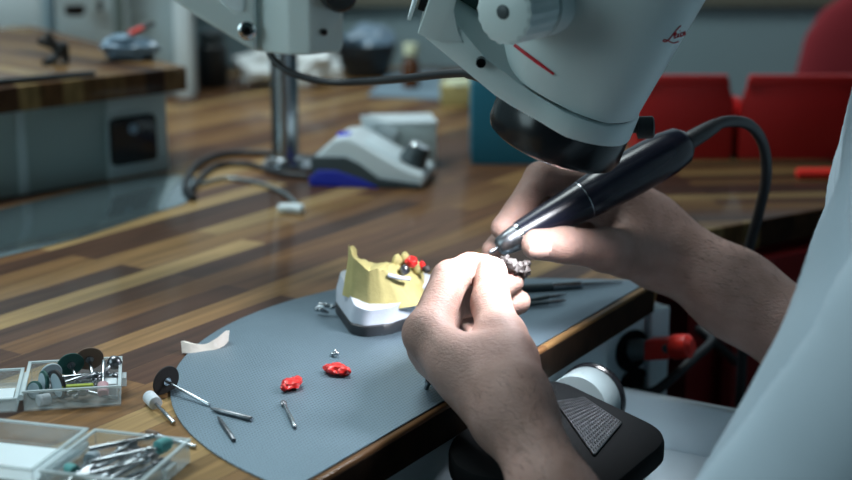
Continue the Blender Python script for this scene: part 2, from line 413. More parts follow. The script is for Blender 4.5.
# ================================================================ BACK OF THE BENCH
q = PZ(289, 86)
o = tag(MB().blob(q + Vector((-36, 0, 22)), (34, 26, 24), 3, .55, 1).build('tissue', M['tissue']), 'crumpled white tissue on the bench left of the steel column', 'tissue', )
o = tag(MB().blob(q + Vector((34, 8, 24)), (36, 26, 25), 3, .5, 8).build('tissue', M['tissue']), 'crumpled white tissue on the bench right of the steel column', 'tissue')
q = PZ(411, 90)
o = thing('bottle', 'small brown glass bottle with a cream cap at the back of the bench', 'bottle', q)
MB().lathe(q, (0, 0, 1), [(9, 0), (11, 1.5), (11, 34), (9, 39), (6.5, 42), (6.5, 46)], 24).build('body', M['amber'], o)
MB().lathe(q + Vector((0, 0, 45)), (0, 0, 1), [(8.5, 0), (9.5, 1), (9.5, 13), (8.5, 15)], 24).build('cap', M['cream'], o)
o = tag(MB().prism([Vector((p.x, p.y, .1)) for p in (PZ(368, 97), PZ(446, 101), PZ(440, 74), PZ(392, 72))], (0, 0, 3)).build('board', M['greysheet'], bevel=.5), 'flat blue-grey board lying below the brown bottle', 'board')
q = PZ(459, 107)
o = thing('stone_block', 'small yellow stone block with a pale top beside the teal box', 'block', q)
MB().box(q + Vector((0, 18, 13)), (45, 34, 26)).build('body', M['stone'], o, bevel=2)
MB().blob(q + Vector((0, 18, 26)), (22, 16, 7), 3, .35, 4).build('top', M['cream'], o)
q = PZ(503, 165)
o = thing('storage_box', 'open teal plastic box behind the microscope lens', 'box', q)
bx0 = q + Vector((14, 45, 0))
MB().box(bx0 + Vector((0, 0, 3)), (88, 84, 6)).build('bottom', M['teal'], o, bevel=1)
for dx, dy, sx, sy in ((0, -42, 88, 3), (0, 42, 88, 3), (-43, 0, 3, 84), (43, 0, 3, 84)):
    MB().box(bx0 + Vector((dx, dy, 40)), (sx, sy, 80)).build('side', M['teal'], o, bevel=1)
q = PZ(368, 52)
o = thing('bowl', 'dark bowl at the back wall beyond the brown bottle', 'bowl', q)
qb = Vector((PY(366, 50, 2060).x, 2060, 0))
MB().lathe(qb, (0, 0, 1), [(26, 0), (30, 4), (40, 34), (42, 46), (38, 46), (33, 10)], 28).build('body', M['dark'], o)
MB().blob(qb + Vector((4, 0, 50)), (34, 30, 18), 3, .5, 12).build('contents', M['bag'], o)
qb = Vector((PY(212, 45, 1960).x, 1960, 0))
o = thing('jar', 'dark jar on the bench beside the pale corner post', 'jar', qb)
MB().lathe(qb, (0, 0, 1), [(18, 0), (20, 3), (20, 52), (15, 58)], 24).build('body', M['dark'], o)
MB().lathe(qb + Vector((0, 0, 57)), (0, 0, 1), [(17, 0), (17, 14), (15, 16)], 24).build('lid', M['char'], o)

# red bins in a row
def red_bin(x0, x1, label):
    Y = 1452; a, b = PY(x0, 160, Y).x, PY(x1, 160, Y).x; w = b - a
    t = thing('storage_bin', label, 'bin', ((a + b) / 2, Y + 50, 0), 'red bins in a row on the side worktop')
    c = Vector(((a + b) / 2, Y, 0))
    MB().box(c + Vector((0, 65, 2)), (w - 6, 124, 4)).build('bottom', M['red_bin'], t, bevel=1)
    a_, b_, e_ = w / 2 - 2, w / 2 - 7, w / 2 - 5
    MB().prism([c + Vector(p) for p in ((-a_, 1, 4), (a_, 1, 4), (a_, 1, 58), (b_, 1, 75), (-b_, 1, 75), (-a_, 1, 58))], (0, 3, 0)).build('front', M['red_bin'], t, bevel=.8)
    for sx in (-1, 1):
        x = c.x + sx * (w / 2 - 3.5)
        MB().prism([(x, Y + 3, 4), (x, Y + 127, 4), (x, Y + 127, 44), (x, Y + 40, 58), (x, Y + 3, 58)], (sx * 2, 0, 0)).build('side', M['red_bin'], t, bevel=.6)
    MB().box(c + Vector((0, 127, 22)), (w - 4, 4, 42)).build('back', M['red_bin'], t, bevel=1)
    MB().prism([c + Vector(p) for p in ((-b_ - 1, -1, 74), (b_ + 1, -1, 74), (e_ - 4, -1, 84), (-e_ + 4, -1, 84))], (0, 6, 0)).build('rim', M['red_bin'], t, bevel=1)
red_bin(635, 733, 'red storage bin second from the right, just beside the microscope')
red_bin(737, 860, 'red storage bin at the right, below the red chair back')
# red pen
q = PZ(822, 175)
o = thing('marker_pen', 'red pen with black cap lying in front of the red bins', 'pen', q)
pA, pB = PZ(796, 173.5, 5), PZ(831, 173.5, 5)
MB().tube([pA, pA.lerp(pB, .05), pB], [3, 5, 5.2], 14).build('barrel', M['red_plug'], o); MB().tube([pB, pB + (pB - pA) * .55], [5.3, 5.0], 14).build('cap', M['black'], o)

# red chair behind the bins
cx, cy = 612, 1930
o = thing('office_chair', 'dark red upholstered chair behind the red bins', 'chair', (cx, cy, -750))
rings = []
for k, (w, d_) in enumerate(((60, 12), (112, 18), (128, 22), (138, 24), (140, 24), (131, 22), (113, 19), (80, 14), (24, 6))):
    z = [-140, -132, -100, -40, 25, 70, 102, 128, 144][k]
    rings.append([Vector((cx + w * math.copysign(abs(math.cos(t)) ** .6, math.cos(t)), cy - 20 + d_ * math.sin(t), z)) for t in [2 * math.pi * i / 28 for i in range(28)]])
MB().loft(rings).build('backrest', M['red_cloth'], o, angle=80)
MB().prism(rounded([(cx - 220, cy + 20, -300), (cx + 220, cy + 20, -300), (cx + 220, cy - 10 + 220, -300), (cx - 220, cy + 210, -300)], 60), (0, 0, 60)).build('seat', M['red_cloth'], o, bevel=12)
MB().tube([(cx, cy + 110, -300), (cx, cy + 110, -690)], 25, 16).build('stem', M['steel_d'], o)
MB().tube(bez([(cx, cy + 100, -290), (cx, cy + 6, -250), (cx, cy, -120)], 12), 14, 12).build('back_support', M['blackm'], o)
for k in range(5):
    a = k * 2 * math.pi / 5; e = Vector((cx + 150 * math.cos(a), cy + 110 + 90 * math.sin(a), -715))
    lg = MB().tube([(cx, cy + 110, -690), e], [22, 14], 10).build('leg', M['blackm'], o)
    MB().lathe(e + Vector((-10, 0, -13)), (1, 0, 0), [(18, 0), (21, 4), (21, 16), (18, 20)], 18).build('caster', M['blackm'], lg)

# ================================================================ CONTROL UNIT, BOX, CABLES
cu = PZ(312, 186); ce = PZ(424, 190)
L_ = (ce - cu).length; ux = (ce - cu).normalized(); uy = Vector((-ux.y, ux.x, 0))
o = thing('control_unit', 'white and charcoal control unit with blue base and round dial', 'control box', cu.lerp(ce, .5))
def prof(pts, y0, y1, m, nm, par, bev=1.):
    k = L_ / 100
    return MB().prism([cu + ux * (a * k) + Vector((0, 0, b)) + uy * y0 for a, b in pts], uy * (y1 - y0)).build(nm, m, par, bevel=bev, seg=3)
prof([(0, 1), (0, 20), (3, 27), (19, 43), (31, 45), (42, 40), (78, 20), (97, 13), (100, 8), (98, 1)], 2, 68, M['white'], 'housing', o, 3)
prof([(-1, 4), (-1, 27), (30, 27.5), (42, 22), (60, 9), (97, 5), (96, 0.5), (4, .5)], -.5, 70, M['char'], 'lower_shell', o, 1.2)
prof([(-2, 1), (-2, 8), (6, 15), (22, 15), (44, 8), (60, 0.6), (2, .6)], -2.5, 60, M['blue'], 'base_trim', o, 1.2)
k = L_ / 100
def top_pt(a, b, y): return cu + ux * (a * k) + Vector((0, 0, b)) + uy * y
tn = (Vector((0, 0, 33)) + ux * 31).normalized(); tx = (ux * 36 * k + Vector((0, 0, -20))).normalized()
MB().box(top_pt(60, 30.6, 35), (36, 44, 2), X=tx, Y=uy, Z=tx.cross(uy)).build('keypad', M['cab'], o, bevel=1)
MB().box(top_pt(25, 44.6, 22), (11, 12, 2.4), X=ux, Y=uy).build('display', M['led'], o, bevel=.5)
kb = top_pt(84, 18, 30); ka = (Vector((0, 0, 1)) + ux * .45).normalized()
kn = MB().lathe(kb, ka, [(13, 0), (13, 5), (11.5, 8), (11, 16), (9.5, 18)], 28).build('dial', M['char'], o)
MB().lathe(kb + ka * 18, ka, [(9.3, -.2), (8.5, .9), (2, 1.2)], 28).build('dial_cap', M['chrome'], kn)

q = PZ(408, 172)
o = thing('card_box', 'pale grey box with a slanted flap behind the control unit', 'box', q)
d2 = Vector((1, .12, 0)).normalized(); n2 = Vector((-d2.y, d2.x, 0))
e0 = PZ(374, 170)
MB().prism([e0, e0 + d2 * 60, e0 + d2 * 60 + n2 * 50, e0 + n2 * 50], (0, 0, 43)).build('body', M['offwhite'], o, bevel=1.5)
MB().prism([e0 + Vector((-12, 2, 52)), e0 + Vector((2, 2, 50)), e0 + d2 * 24 + Vector((0, -4, 38)), e0 + d2 * 16 + Vector((0, -4, 22)), e0 + Vector((-8, -4, 14))], n2 * 6).build('flap', M['white'], o, bevel=1)
MB().box(e0 + d2 * 30 + n2 * 25 + Vector((0, 0, 44.3)), (62, 52, 2.5), X=d2).build('lid', M['white'], o, bevel=.6)

def cable(name, pts, r, m, label, n=60):
    o = MB().tube(bez(pts, n), r, 10).build(name, m); tag(o, label, 'cable'); return o
cable('power_cable', [PZ(312, 158, 3.2), PZ(270, 153, 3.2), PZ(225, 154, 3.2), PZ(199, 163, 3.2), PZ(188, 176, 3.2), PZ(186, 188, 3.2), PZ(194, 198, 3.2)], 3.1, M['rubber'], 'outer black cable curving behind the control unit')
cable('power_cable', [PZ(308, 176, 2.8), PZ(278, 173, 2.8), PZ(248, 164, 2.8), PZ(218, 165, 2.8), PZ(200, 178, 2.8), PZ(192, 190, 2.8)], 2.8, M['rubber'], 'inner black cable looping below the outer one')
o = thing('plug_lead', 'thin grey lead ending in a white plug on the bench', 'cable', PZ(290, 206))
MB().tube(bez([PZ(200, 184, 2), PZ(228, 178, 2), PZ(262, 184, 2), PZ(284, 193, 3), PZ(297, 204, 4)], 40), 1.7, 10).build('cord', M['plug_grey'], o)
MB().tube([PZ(278, 208, 4), PZ(281, 208, 4), PZ(292, 208, 4), PZ(302, 209, 4), PZ(304, 209, 4)], [2.5, 4, 4.2, 4.5, 3], 14).build('plug', M['white'], o)

# ================================================================ MICROSCOPE
ms = thing('stereo_microscope', 'pale grey stereo microscope with black lens ring on a jointed arm and steel column', 'microscope', (-133, 1403, 0))
col = PZ(286, 168)
MB().prism(rounded([col + Vector(p) for p in ((-22, -22, 0), (36, -22, 0), (36, 30, 0), (-22, 30, 0))], 6), (0, 0, 5)).build('base_plate', M['steel'], ms, bevel=1)
MB().lathe(col, (0, 0, 1), [(17, 5), (17, 10), (13.2, 12), (13.2, 560), (11, 563)], 32).build('column', M['steel'], ms)
for dx, dy in ((-16, -16), (30, -16)):
    MB().lathe(col + Vector((dx, dy, 5)), (0, 0, 1), [(3.2, 0), (3.2, 2), (2, 2.6)], 12).build('bolt', M['steel_d'], ms)
# arm block (faceted) nearer to the camera
YB = 1050
def bp(px, Y): 
    return PY(px, 48, Y).x
pl = [Vector((bp(251, 1090), 1090, 0)), Vector((bp(253, 1060), 1060, 0)), Vector((bp(288, YB - 12), YB - 12, 0)), Vector((bp(310, YB - 14), YB - 14, 0)), Vector((bp(341, YB + 4), YB + 4, 0)), Vector((bp(343, 1090), 1090, 0))]
zb = PY(300, 53, YB).z
MB().prism([p + Vector((0, 0, zb)) for p in pl], (0, 0, 190)).build('arm_block', M['scope'], ms, bevel=2.2, seg=3)
q = PY(324, 32, YB - 7.5); MB().lathe(q + Vector((0, -1.2, 0)), (.3, -1, 0), [(2.4, -2), (2.4, 1.2), (1.6, 1.3), (1.5, -1)], 16).build('screw_hole', M['black'], ms)
q = PY(333, 0, YB - 12); MB().lathe(q + Vector((0, 14, 4)), (.25, -1, 0), [(8, 0), (12, 3), (12, 22), (10, 25)], 20).build('clamp_knob', M['black'], ms)
# beam going up to the left and back to the column
def beam_pt(px, py, Y=1066): return PY(px, py, Y)
bmL = [beam_pt(258, 49), beam_pt(200, 14), beam_pt(-20, -135), beam_pt(-20, -235), beam_pt(215, -60), beam_pt(258, -40)]
bm = MB().prism([p - Vector((0, 18, 0)) for p in bmL], (0, 44, 0)).build('beam', M['scope'], ms, bevel=3, seg=3)
ins = rounded([p - Vector((0, 20, 0)) for p in (beam_pt(247, 9), beam_pt(238, 9), beam_pt(160, -46), beam_pt(160, -90), beam_pt(247, -38))], 5)
MB().prism(ins, (0, 4, 0)).build('inset_panel', M['cab'], bm, bevel=.8)
q = beam_pt(247, 31, 1047)
bt = MB().lathe(q + Vector((0, 2, 0)), (0, -1, 0), [(6.5, 0), (6.5, 1.5), (5.5, 2.2)], 24).build('bolt', M['chrome'], bm)
MB().lathe(q + Vector((0, -1.0, 0)), (0, -1, 0), [(3.8, 0), (3.8, 2), (2.2, 2.4), (2, .6)], 6).build('bolt_head', M['black'], bt)
bt_top = beam_pt(-20, -185)
MB().tube(bez([bt_top + Vector((0, 0, 0)), bt_top + Vector((-10, 140, 30)), Vector((col.x - 60, col.y - 60, 420)), Vector((col.x, col.y, 430))], 24), 17, 16).build('rear_arm', M['scope'], ms)
MB().lathe((col.x, col.y, 400), (0, 0, 1), [(24, 0), (26, 3), (26, 57), (24, 60)], 28).build('column_clamp', M['scope'], ms)

# optical head, in its own axes
O = PY(551.5, 145.5, 815); HK = .926
ax = Vector((.322, -.16, .937)).normalized()
rr = Vector((.946, 0, -.326)); rr = (rr - ax * rr.dot(ax)).normalized(); nv = rr.cross(ax).normalized()
if nv.y > 0: nv = -nv
def Lc(r, n, a): return O + (rr * r + nv * n + ax * a) * HK
MB().lathe(O, ax, [(r * HK, h * HK) for r, h in ((30, 7), (31.5, 6), (33, 1.5), (36, 0), (39.5, 2), (41, 6), (41, 20), (40, 24), (40, 32))], 64).build('objective_ring', M['black'], ms)
MB().lathe(O, ax, [(r * HK, h * HK) for r, h in ((30.5, 6), (30.5, 6.6), (20, 5.6), (8, 5.2))], 48).build('lens', M['chrome'], ms)
# carrier: plan outline with heights that vary along r
def lower(r): return float(np.interp(r, [-98, -43, 0, 41, 60], [46, 27, 20.5, 20.5, 20.5]))
def seam(r): return float(np.interp(r, [-110, -76, -66, -60, -31, -5, 20, 42], [78, 56, 50, 46.5, 38, 33.5, 32.5, 36.5]))
def plan(rad, arm, w0, w1, n=40, sx=0.):
    pts = []
    for k in range(n + 1):                     # round end, from +n side over +r to -n side
        t = math.radians(112 - 224 * k / n); pts.append((rad * math.cos(t) + sx, rad * math.sin(t)))
    x1, y1 = pts[-1]
    for k in range(1, 9):
        f = k / 8; pts.append((x1 + (arm - x1) * f, -( -y1 + (w1 - (-y1)) * f)))
    for k in range(0, 9):
        f = 1 - k / 8; pts.append((pts[0][0] + (arm - pts[0][0]) * f, pts[0][1] + (w1 - pts[0][1]) * f))
    return pts
oc = plan(41.5, -98, 0, 27)[:-1]
rings = [[Lc(r * .985, n * .985, lower(r) - .2) for r, n in oc], [Lc(r, n, lower(r) + 1.2) for r, n in oc], [Lc(r, n, seam(r) - 1.0) for r, n in oc], [Lc(r * .985, n * .985, seam(r)) for r, n in oc]]
ca = MB().loft(rings).build('carrier', M['scope'], ms, angle=50)
MB().prism([Lc(r, -27, a) for r, a in ((-98, 46), (-86, 46), (-72, 50), (-77, 55), (-83, 65), (-85, 80), (-85, 150), (-98, 150))], nv * 54).build('carrier_wall', M['scope'], ca, bevel=1)
MB().prism([Lc(-106, n, a) for n, a in ((-24, 50), (24, 50), (24, 140), (-24, 140))], rr * 2).build('shield', M['cab'], ca, bevel=.6)
MB().prism([Lc(-102, n, a) for n, a in ((-10, 54), (10, 54), (10, 140), (-10, 140))], rr * 4.5).build('shield_bracket', M['blackm'], ca, bevel=.6)
q = PP(481, 62, Lc(-55, 34.4, 36), nv)
MB().lathe(q, nv, [(2.6, -3), (2.6, 2.4), (1.9, 2.5), (1.8, 0)], 20).build('screw_hole', M['black'], ca)
# inner web seen through the window of the carrier
MB().prism([Lc(r, -20, a) for r, a in ((-90, 46), (-56, 42), (-56, 140), (-90, 140))], nv * 14).build('inner_web', M['scope_dark'], ms, bevel=1)
# pod
def pod_sec(a):
    rmax = float(np.interp(a, [26, 31, 110, 200], [40, 40.5, 50.5, 62])); rmin = float(np.interp(a, [26, 40, 56, 110, 200], [-58, -60, -64, -64, -60]))
    hn = float(np.interp(a, [26, 31, 60, 120, 200], [38, 39.5, 43, 48, 50]))
    out = []
    for k in range(56):
        t = 2 * math.pi * k / 56; ct, s_ = math.cos(t), math.sin(t)
        e = .86 if ct > 0 else .62
        r = (rmax if ct > 0 else -rmin) * math.copysign(abs(ct) ** e, ct)
        n = hn * math.copysign(abs(s_) ** .86, s_) * (1 if ct > 0 else 1 - .25 * abs(ct) ** 2)
        out.append((r, n))
    return out
rings = []
for a in (0, 3, 10, 25, 45, 65, 85, 105, 130, 160, 195):
    rings.append([Lc(r, n, (seam(max(-66, r)) + 1.3) * (1 - a / 195) + 221 * (a / 195)) for r, n in pod_sec(26 + a)])
pod = MB().loft(rings).build('optics_body', M['scope'], ms, angle=60)
og = [(r * .965, n * .965) for r, n in pod_sec(27)]
MB().loft([[Lc(r, n, seam(max(-66, r)) - 1.5) for r, n in og], [Lc(r, n, seam(max(-66, r)) + 2.5) for r, n in og]]).build('seam_gap_shade', M['black'], ms)  # black ring added to paint the shade in the seam groove
# surface finder on the pod for printed marks
from mathutils.bvhtree import BVHTree
bm_ = bmesh.new(); bm_.from_mesh(pod.data); tree = BVHTree.FromBMesh(bm_)
cam_o = V((0, 0, H))
def on_pod(px, py, off=.35):
    d = ray(px, py).normalized(); h = tree.ray_cast(cam_o, d)
    if h[0] is None: return None
    p = h[0]; return Vector((p.x * 1000, p.y * 1000, (p.z - TZ) * 1000)) + h[1] * off
# red stripe
s0, s1_ = [on_pod(515, 45), on_pod(526, 53.5), on_pod(538, 62.5), on_pod(554, 74)], None
MB().tube([p for p in s0 if p], [.9, 1.0, 1.0, .7], 8).build('stripe', M['red_ink'], pod)
# red script lettering (a handwritten word)
strokes = [
    [(680.5, 25.5), (676.5, 29.5), (672.5, 34.5), (669, 39), (665.5, 41.4), (663, 40.8), (664.5, 39.4), (668, 40.6), (673, 42.8), (678, 41.4)],
    [(673.4, 36.6), (676, 34.2), (675.6, 32.6), (674, 34.8), (674.3, 37.8), (676.8, 36.6)],
    [(678.2, 33.4), (677.4, 36.8), (679.2, 35.8)],
    [(679.4, 30.6), (679.8, 30.2)],
    [(682, 32.2), (680.6, 33), (680.1, 36.2), (682, 35.4)],
    [(684.6, 31.2), (683.1, 32.6), (683, 35.2), (684.8, 31.8), (684.6, 34.8)]]
lg = MB()
for st_ in strokes:
    P3 = [on_pod(x, y, .25) for x, y in st_]; P3 = [p for p in P3 if p]
    if len(P3) > 1: lg.tube(bez(P3, 30), .34, 6)
lo = lg.build('logo', M['red_ink'], pod); lo['label'] = 'red handwritten-style lettering'
# seam line around the pod higher up
# focus knob
kc = PY(503, 12, 741); kd = Vector((.62, .78, .05)).normalized()
K = MB(); n = 72; rings = []
for h, r0 in ((0, 15.5), (1.2, 17.2), (26, 17.6), (27, 16.4), (29, 16.4), (30, 18), (86, 19)):
    x = kd.cross(Vector((0, 0, 1))).normalized(); y = kd.cross(x)
    rings.append([kc + kd * h * HK + (x * math.cos(2 * math.pi * k / n) + y * math.sin(2 * math.pi * k / n)) * HK * (r0 + (.55 if (k % 4 < 2 and 1 < h < 26.5) else 0)) for k in range(n)])
K.loft(rings)
kn = K.build('focus_knob', M['scope'], ms, angle=30)
MB().lathe(kc, -kd, [(3.6, -1), (3.6, .5), (3.0, .8)], 20).build('knob_screw', M['char'], kn)
q = PY(582, 3, 784); MB().box(q, (4.5, 3, 7), X=(1, .3, .4)).build('index_mark', M['black'], kn, bevel=.5)
# side thumb screw
q = Lc(40, -6, 24); MB().lathe(q, rr * .9 + ax * .35 , [(3, -2), (3, 4), (6.2, 5), (6.2, 13), (5, 14)], 18).build('thumb_screw', M['blackm'], ms)
# joint between arm block and optical head above the picture
MB().tube(bez([Vector((pl[3].x - 12, 1064, zb + 165)), Vector((-60, 1000, zb + 180)), Lc(-80, -10, 190), Lc(-10, -6, 200)], 24), 19, 18).build('link_arm', M['scope'], ms)
for sgn in (-1, 1):
    e0_ = Lc(20, sgn * 20, 205); e1_ = e0_ + (rr * .75 + ax * .66) * 95
    MB().tube([e0_, e0_.lerp(e1_, .5), e0_.lerp(e1_, .52), e1_], [15, 15, 18, 17], 24).build('eyepiece', M['blackm'], ms)
# cable from the arm to the head
cb = bez([PY(267, 44, 1060), PY(274, 60, 1055), PY(292, 73, 1045), PY(325, 81.5, 1020), PY(360, 82, 1000), PY(400, 79, 935), PY(445, 74, 880), PY(472, 73.5, 845), PY(492, 80, 828), Lc(-38, -6, 25)], 70)
MB().tube(cb, 2.6, 12).build('cable', M['rubber'], ms)
MB().tube([PY(468, 73.5, 849), PY(478, 75, 838), PY(492, 80, 828)], [3, 3.6, 4], 14).build('cable_sleeve', M['rubber'], ms)

# ================================================================ PLASTER MODEL
md = thing('dental_model', 'yellow and white plaster dental model on a black base beside the hands', 'dental model', PZ(385, 325, PT))
# base outline on the plate (world mm)
gb = [PZ(337, 317, PT), PZ(349, 334, PT), PZ(360, 337.5, PT), PZ(380, 337, PT), PZ(418, 326, PT), PZ(436, 312, PT)]
g0, g1 = PZ(337, 313, PT), PZ(354, 336, PT); g2 = PZ(385, 335.5, PT); g3 = PZ(438, 316, PT)
far = Vector((8, 34, 0))
def outline(k=1.0, lift=0.0, dx=0., dy=0.):
    P = [PZ(334, 311, PT), PZ(350, 334, PT), PZ(365, 337.5, PT), PZ(390, 335, PT), PZ(420, 324.5, PT), PZ(434, 313, PT)]
    P = [Vector((p.x, p.y, 0)) for p in P] + [Vector((3, 928, 0)), Vector((-14, 950, 0)), Vector((-48, 950, 0))]
    c = sum(P, Vector()) / len(P)
    return [c + (p - c) * k + Vector((dx, dy, lift)) for p in P]
MB().loft([rounded(outline(.985, PT), 5), rounded(outline(1.0, PT + 1), 5), rounded(outline(1.0, PT + 6.4), 5), rounded(outline(.97, PT + 7.2), 5)]).build('base', M['blackm'], md, angle=50)
# white plaster: leans slightly back to the left
def tilt(P, k): return [Vector((p.x, p.y, p.z + k * max(-2, min(9, (p.y - 884) * .20)))) for p in P]
MB().loft([tilt(rounded(outline(.972, PT + 7), 4), 0), tilt(rounded(outline(.965, PT + 12), 4), .5), tilt(rounded(outline(.925, PT + 18, 1.5, -2.2), 4), 1)]).build('plaster_layer', M['plaster'], md, angle=50)
# yellow stone arch with an uneven rim
P0 = [PY(341, 293, 905), PY(369, 307, 890), PY(395, 309, 890), PY(419, 305, 897)]
def ystone():
    m = MB()
    # (bottom px, top px, Y) around the visible front, then the hidden back
    bot = [(342, 289), (352, 296), (369, 305), (385, 307), (402, 305), (419, 302), (424, 297)]
    top = [(350, 247), (353.5, 258), (369, 271.5), (377, 268.5), (386, 270.5), (402, 277), (420, 284.5)]
    Ys = [904, 895, 887, 886, 887.5, 893, 901]
    fb = [PY(x, y, Y) for (x, y), Y in zip(bot, Ys)]; ft = [PY(x, y, Y + 1.5) for (x, y), Y in zip(top, Ys)]
    # inner rim (a few mm behind) and hidden back side
    bb = [Vector((p.x * 1.0 + 4, 0, 0)) for p in fb]
    n = 7
    inner = [(354, 246, 9), (358, 258, 12), (372, 262, 16), (384, 263, 18), (395, 261, 20), (408, 259, 19), (421, 268, 14)]
    it = [PY(x, y, Ys[i] + dY) for i, (x, y, dY) in enumerate(inner)]
    back = [Vector((fb[0].x + 2, 932, fb[0].z)), Vector((-42, 946, fb[0].z)), Vector((-28, 951, fb[0].z)), Vector((-16, 951, fb[0].z)), Vector((-8, 946, fb[0].z)), Vector((-3, 934, fb[0].z)), Vector((-2, 918, fb[0].z))]
    backt = [Vector((p.x + 1, p.y - 1, z)) for p, z in zip(back, (46, 30, 27, 27, 28, 28, 27))]
    zlow = PT + 17
    fb = [Vector((p.x, p.y, min(p.z, zlow + 4) - 2)) for p in fb]
    # dense interpolation for a broken rim
    def dense(L, jit=0, seed=0):
        rnd = random.Random(seed); out = []
        for i in range(len(L) - 1):
            for k in range(5):
                t = k / 5; p = L[i].lerp(L[i + 1], t)
                if k: p = p + Vector((rnd.uniform(-1, 1), rnd.uniform(-1, 1), rnd.uniform(-1, 1))) * jit
                out.append(p)
        out.append(L[-1]); return out
    rows = [dense(fb), dense([a.lerp(b, .5) for a, b in zip(fb, ft)], .15, 1), dense([a.lerp(b, .93) for a, b in zip(fb, ft)], .3, 2), dense(ft, .45, 3), dense([a.lerp(b, .5) + Vector((0, 0, .8)) for a, b in zip(ft, it)], .8, 4), dense(it, .8, 5),
            dense([a.lerp(b, .5) - Vector((0, 0, 3)) for a, b in zip(it, backt)], 1.2, 6), dense(backt, .8, 7), dense([Vector((p.x, p.y, zlow)) for p in back])]
    rows.append([Vector((p.x, p.y, zlow - 1)) for p in rows[0]])
    R_ = [m.pts(r) for r in rows[:-1]]
    for a, b in zip(R_, R_[1:] + [R_[0]]):
        for i in range(len(a) - 1): m.face([a[i], a[i + 1], b[i + 1], b[i]])
    m.face([r[0] for r in R_]); m.face([r[-1] for r in R_][::-1])
    return m
ystone().build('stone_arch', M['stone'], md, angle=45)
# teeth, waxed crown and pins on the arch
for i, (x, y, Y, s) in enumerate(((397, 262, 905, (3.6, 3, 5)), (405, 259, 908, (3.4, 3, 4.5)), (418, 268, 906, (3.2, 3, 4.6)))):
    MB().blob(PY(x, y, Y), s, 2, .25, i + 20).build('tooth', M['stone'], md)
MB().blob(PY(411.5, 262, 900), (3.9, 3.6, 3.6), 3, .25, 31).build('crown', M['red_wax'], md)
MB().blob(PY(422, 265, 905), (2.2, 2.4, 3), 2, .2, 33).build('crown', M['red_wax'], md)
ms_ = MB().blob(PY(404.5, 270, 894), (3.3, 2.6, 3.4), 2, .3, 35).build('metal_cap', M['steel_d'], md)
MB().blob(PY(426.5, 269, 903), (3.0, 2.4, 2.6), 2, .3, 37).build('metal_cap', M['gun'], md)
MB().tube(bez([PY(388, 275, 888), PY(398, 277.5, 888), PY(410, 279, 890)], 12), 1.3, 8).build('gap', M['plaster'], md)

# clasp at the model's left corner
def knot(base, n, r, spread, seed, m, name, par, tube_r=.8):
    rnd = random.Random(seed)
    pts = [Vector(base) + Vector((rnd.uniform(-1, 1) * spread[0], rnd.uniform(-1, 1) * spread[1], abs(rnd.uniform(.1, 1)) * spread[2])) for _ in range(n)]
    b = MB().tube(bez(pts, n * 6), tube_r, 8)
    for p in pts[::2]: b.blob(p, (r, r, r * .9), 2, .2, seed)
    return b.build(name, m, par)
q = PZ(326, 316, PT); o = knot(q + Vector((0, 0, .8)), 7, 1.9, (6, 5, 8), 3, M['steel'], 'clasp', None, .9); tag(o, 'shiny metal clasp at the left corner of the plaster model', 'clasp')
q = PZ(333, 356, PT); o = knot(q + Vector((0, 0, .6)), 5, 1.3, (3.4, 3, 3), 9, M['steel'], 'clasp', None, .6); tag(o, 'tiny silver clasp beside the right-hand red wax piece', 'clasp')
q = PZ(426, 389, PT)
o = MB().lathe(q, (.3, -.2, .9), [(1.4, 0), (1.4, 4), (2.2, 4.2), (2.2, 5.6), (1.2, 6)], 12).build('screw', M['steel_d']); tag(o, 'small dark screw on the plate against the left hand', 'screw')

# red wax pieces
def wax(px, py, L, W, ang, seed, label):
    q = PZ(px, py, PT); d = Vector((math.cos(ang), math.sin(ang), 0))
    b = MB().blob(q + Vector((0, 0, 3.2)), (L * .72, W * .9, 2.9), 3, .3, seed, X=d)
    b.blob(q + d * L * .55 + Vector((0, 0, 3.0)), (L * .5, W * .62, 2.8), 3, .3, seed + 1, X=d)
    b.blob(q - d * L * .5 + Vector((0, 0, 2.6)), (L * .42, W * .55, 2.3), 3, .3, seed + 2, X=d)
    o = b.build('wax_piece', M['red_wax']); tag(o, label, 'wax pattern', 'red wax pieces on the plate'); return o
wax(291, 389, 9, 5.4, 1.05, 41, 'red wax piece at the top of a small steel bur')
wax(336, 374, 9.2, 6.2, -.6, 51, 'red wax piece below the tiny silver clasp, nearer the hands')

# broken plaster strip
bot = [(182, 353), (192, 353), (205, 351), (216, 349.5), (224, 346)]; tp = [(181, 341), (192, 344), (205, 344), (216, 338.5), (226, 330.5)]
fr = [PZ(x, y, PT) for x, y in bot]; tps = []
m_ = MB(); rows = [[], [], [], []]
for (bx1, by1), (tx1, ty1) in zip(bot, tp):
    p = PZ(bx1, by1, PT); h = PY(tx1, ty1, p.y + 3)
    rows[0].append(p); rows[1].append(h); rows[2].append(h + Vector((1.5, 5, -1.5))); rows[3].append(Vector((p.x + 1.5, p.y + 9, PT)))
R_ = [m_.pts(bez(r, 16)) for r in rows]
for a, b in zip(R_, R_[1:] + [R_[0]]):
    for i in range(len(a) - 1): m_.face([a[i], a[i + 1], b[i + 1], b[i]])
m_.face([r[0] for r in R_]); m_.face([r[-1] for r in R_][::-1])
o = m_.build('plaster_strip', M['plaster_w'], angle=50); tag(o, 'broken white plaster strip at the far left rim of the plate', 'plaster piece')

